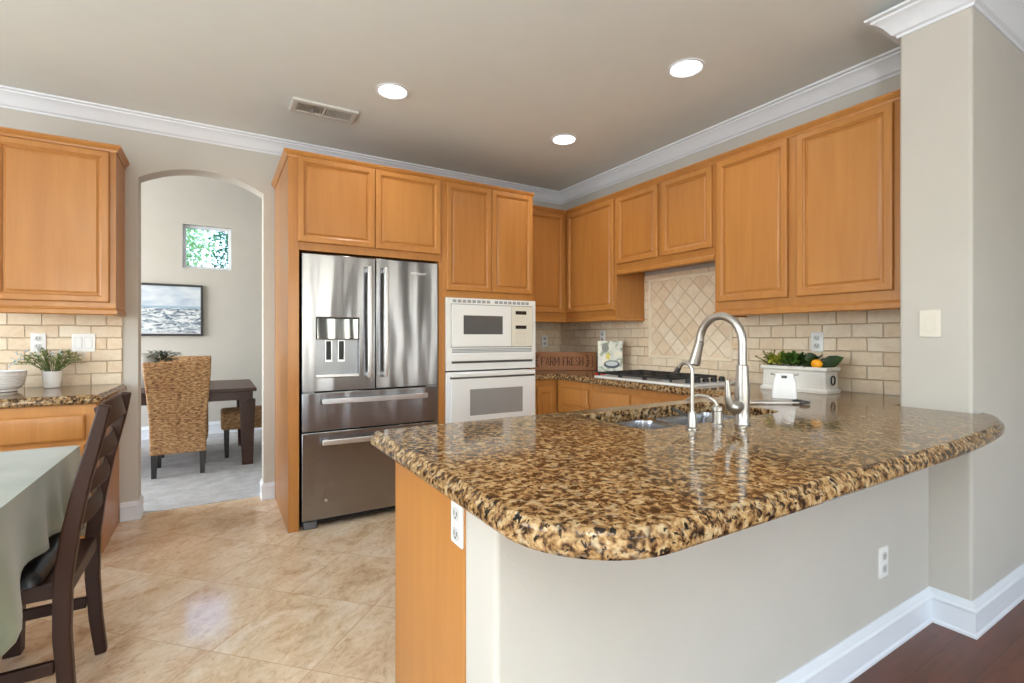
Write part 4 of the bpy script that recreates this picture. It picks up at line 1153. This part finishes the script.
for x in (-HW, HW):
    m = MB(); m.strip([(x, -.425, 0), (x, -.425, .4145)], [.034, .042], [.034, .042], (0, 1, 0)); m.build('leg', 'darkwood', r, bevel=.004)
    m = MB(); m.strip([(x, -.404, .205), (x, -.022, .205)], .02, .04, (0, 0, 1)); m.build('stretcher', 'darkwood', r, bevel=.003)
m = MB(); m.strip([(-HW + .018, -.425, .26), (HW - .018, -.425, .26)], .02, .036, (0, 0, 1)); m.build('stretcher', 'darkwood', r, bevel=.003)

# ================================================================ DINING ROOM
r = root('picture_frame', 'black framed seascape print on the dining room wall', 'picture', (-.54, 7.1985, 1.227))
MB().frame(-.40, .40, 0, .625, -.375, .375, .025, .60, -.035, -.0005).build('frame', 'seablack', r, bevel=.003)
MB().box(-.374, .374, -.022, -.003, .026, .599).build('print', 'seascape', r)

# dark dining table
r = root('dining_table', 'dark wooden dining table seen through the archway', 'table', (-.72, 5.80, .004))
TL, TW = 1.05, .55
MB().box(-TL, TL, -TW, TW, .695, .728).build('tabletop', 'tablewood', r, bevel=.006)
MB().frame(-TL + .03, TL - .03, -1, 1, 0, 0, 0, 0, 0, 0).b.free()
m = MB().box(-TL + .04, TL - .04, -TW + .03, -TW + .055, .615, .6945).box(-TL + .04, TL - .04, TW - .055, TW - .03, .615, .6945).box(-TL + .03, -TL + .055, -TW + .04, TW - .04, .615, .6945).box(TL - .055, TL - .03, -TW + .04, TW - .04, .615, .6945)
m.build('apron', 'tablewood', r)
for sx in (-1, 1):
    for sy in (-1, 1):
        x, y = sx * (TL - .075), sy * (TW - .075)
        m = MB(); m.loft([[(x - a, y - a, z), (x + a, y - a, z), (x + a, y + a, z), (x - a, y + a, z)] for a, z in ((.046, 0), (.054, .3), (.066, .6145))]); m.build('leg', 'tablewood', r, bevel=.004)

def parsons(label, loc, rz):
    c = root('wicker_chair', label, 'chair', loc, rz, None)
    # back at +y end leaning back; seat to -y
    m = MB(); loops = []
    for z, hw_, y in ((.20, .205, .0), (.34, .205, .0), (.50, .21, .005), (.70, .225, .045), (.90, .240, .10), (.985, .242, .128)):
        loops.append([(x, yy, z) for x, yy in rrect(-hw_, hw_, y - .03, y + .03, .018, 4)])
    hw_, y = .235, .133; loops.append([(x, yy, .997) for x, yy in rrect(-hw_, hw_, y - .02, y + .02, .012, 4)])
    m.loft(loops); m.build('backrest', 'wicker', c, ang=60)
    m = MB(); loops = []
    for z, i in ((.28, .012), (.295, 0), (.435, 0), (.453, .012), (.459, .05)):
        loops.append([(x, yy, z) for x, yy in rrect(-.215 + i, .215 - i, -.45 + i, -.031, .03, 5)])
    m.loft(loops); m.build('seat', 'wicker', c, ang=60)
    for x in (-.175, .175):
        m = MB(); m.strip([(x, -.40, 0), (x, -.40, .2795)], [.036, .045], [.036, .045], (0, 1, 0)); m.build('leg', 'blacklegs', c)
        m = MB(); m.strip([(x, .012, 0), (x, -.005, .1995)], [.036, .045], [.036, .045], (0, 1, 0)); m.build('leg', 'blacklegs', c)
    return c
c1 = parsons('woven wicker dining chair with its tall back to the archway, nearest one', (-.28, 5.17, .004), R(180))
dup(c1, (-.29, 6.42, .004), R(0), 'woven wicker dining chair on the far side of the dark table')
dup(c1, (.49, 5.86, .004), R(-90), 'woven wicker dining chair tucked in at the right end of the dark table')

r = root('centrepiece', 'pale vase of dark greenery on the dining table, behind the wicker chair', 'centrepiece', (-.56, 5.75, .7325))
m = MB(); m.lathe([(.06, .0005), (.07, .006), (.105, .10), (.11, .20), (.085, .29), (.09, .325), (.08, .325), (.07, .28)], n=28); m.build('vase', plain('grey_stoneware', (196, 194, 190), .5), r, ang=50)
m = MB()
for i in range(220):
    a = random.uniform(0, 2 * math.pi); rr_ = random.random() * .12
    m.leaf((math.cos(a) * rr_ + .12, math.sin(a) * rr_, .25 + .09 * random.random()), (math.cos(a), math.sin(a), random.uniform(-.3, .6)), .05, .024)
m.build('foliage', 'leafdark', r, recalc=False)

# ================================================================ GARDEN OUTSIDE THE TRANSOM
struct(MB().box(-14, 14, 7.6, 30, -.3, -.1).build('ground', 'ground'))
def tree(label, x, y, h_, rad_, mat, n):
    o = root('garden_tree', label, 'tree', (x, y, -.1))
    m = MB(); m.tube([(0, 0, 0), (.05, 0, h_ * .3), (0, .05, h_ * .6), (.05, 0, h_ * .9)], [.16, .12, .09, .04], 10); m.build('trunk', 'bark', o)
    m = MB()
    for i in range(n):
        v_ = Vector((random.gauss(0, 1), random.gauss(0, 1), random.gauss(0, 1))).normalized() * rad_ * random.uniform(.55, 1.0)
        p = Vector((0, 0, h_ * .72)) + Vector((v_.x, v_.y, v_.z * 1.15))
        m.leaf(p, Vector((random.uniform(-1, 1), random.uniform(-1, 1), random.uniform(-.6, .6))), random.uniform(.07, .14), random.uniform(.035, .07))
    m.build('crown', mat, o, recalc=False); return o
M['treelight'] = plain('light_foliage', (186, 220, 172), .5, var=.3)
M['treedark'] = plain('deep_foliage', (112, 160, 128), .5, var=.3)
tree('light green garden tree on the left of the small transom window', -1.05, 12.0, 4.6, 1.05, 'treelight', 5200)
tree('dark green garden tree on the right of the small transom window', 0.85, 13.3, 4.85, 1.05, 'treedark', 5200)
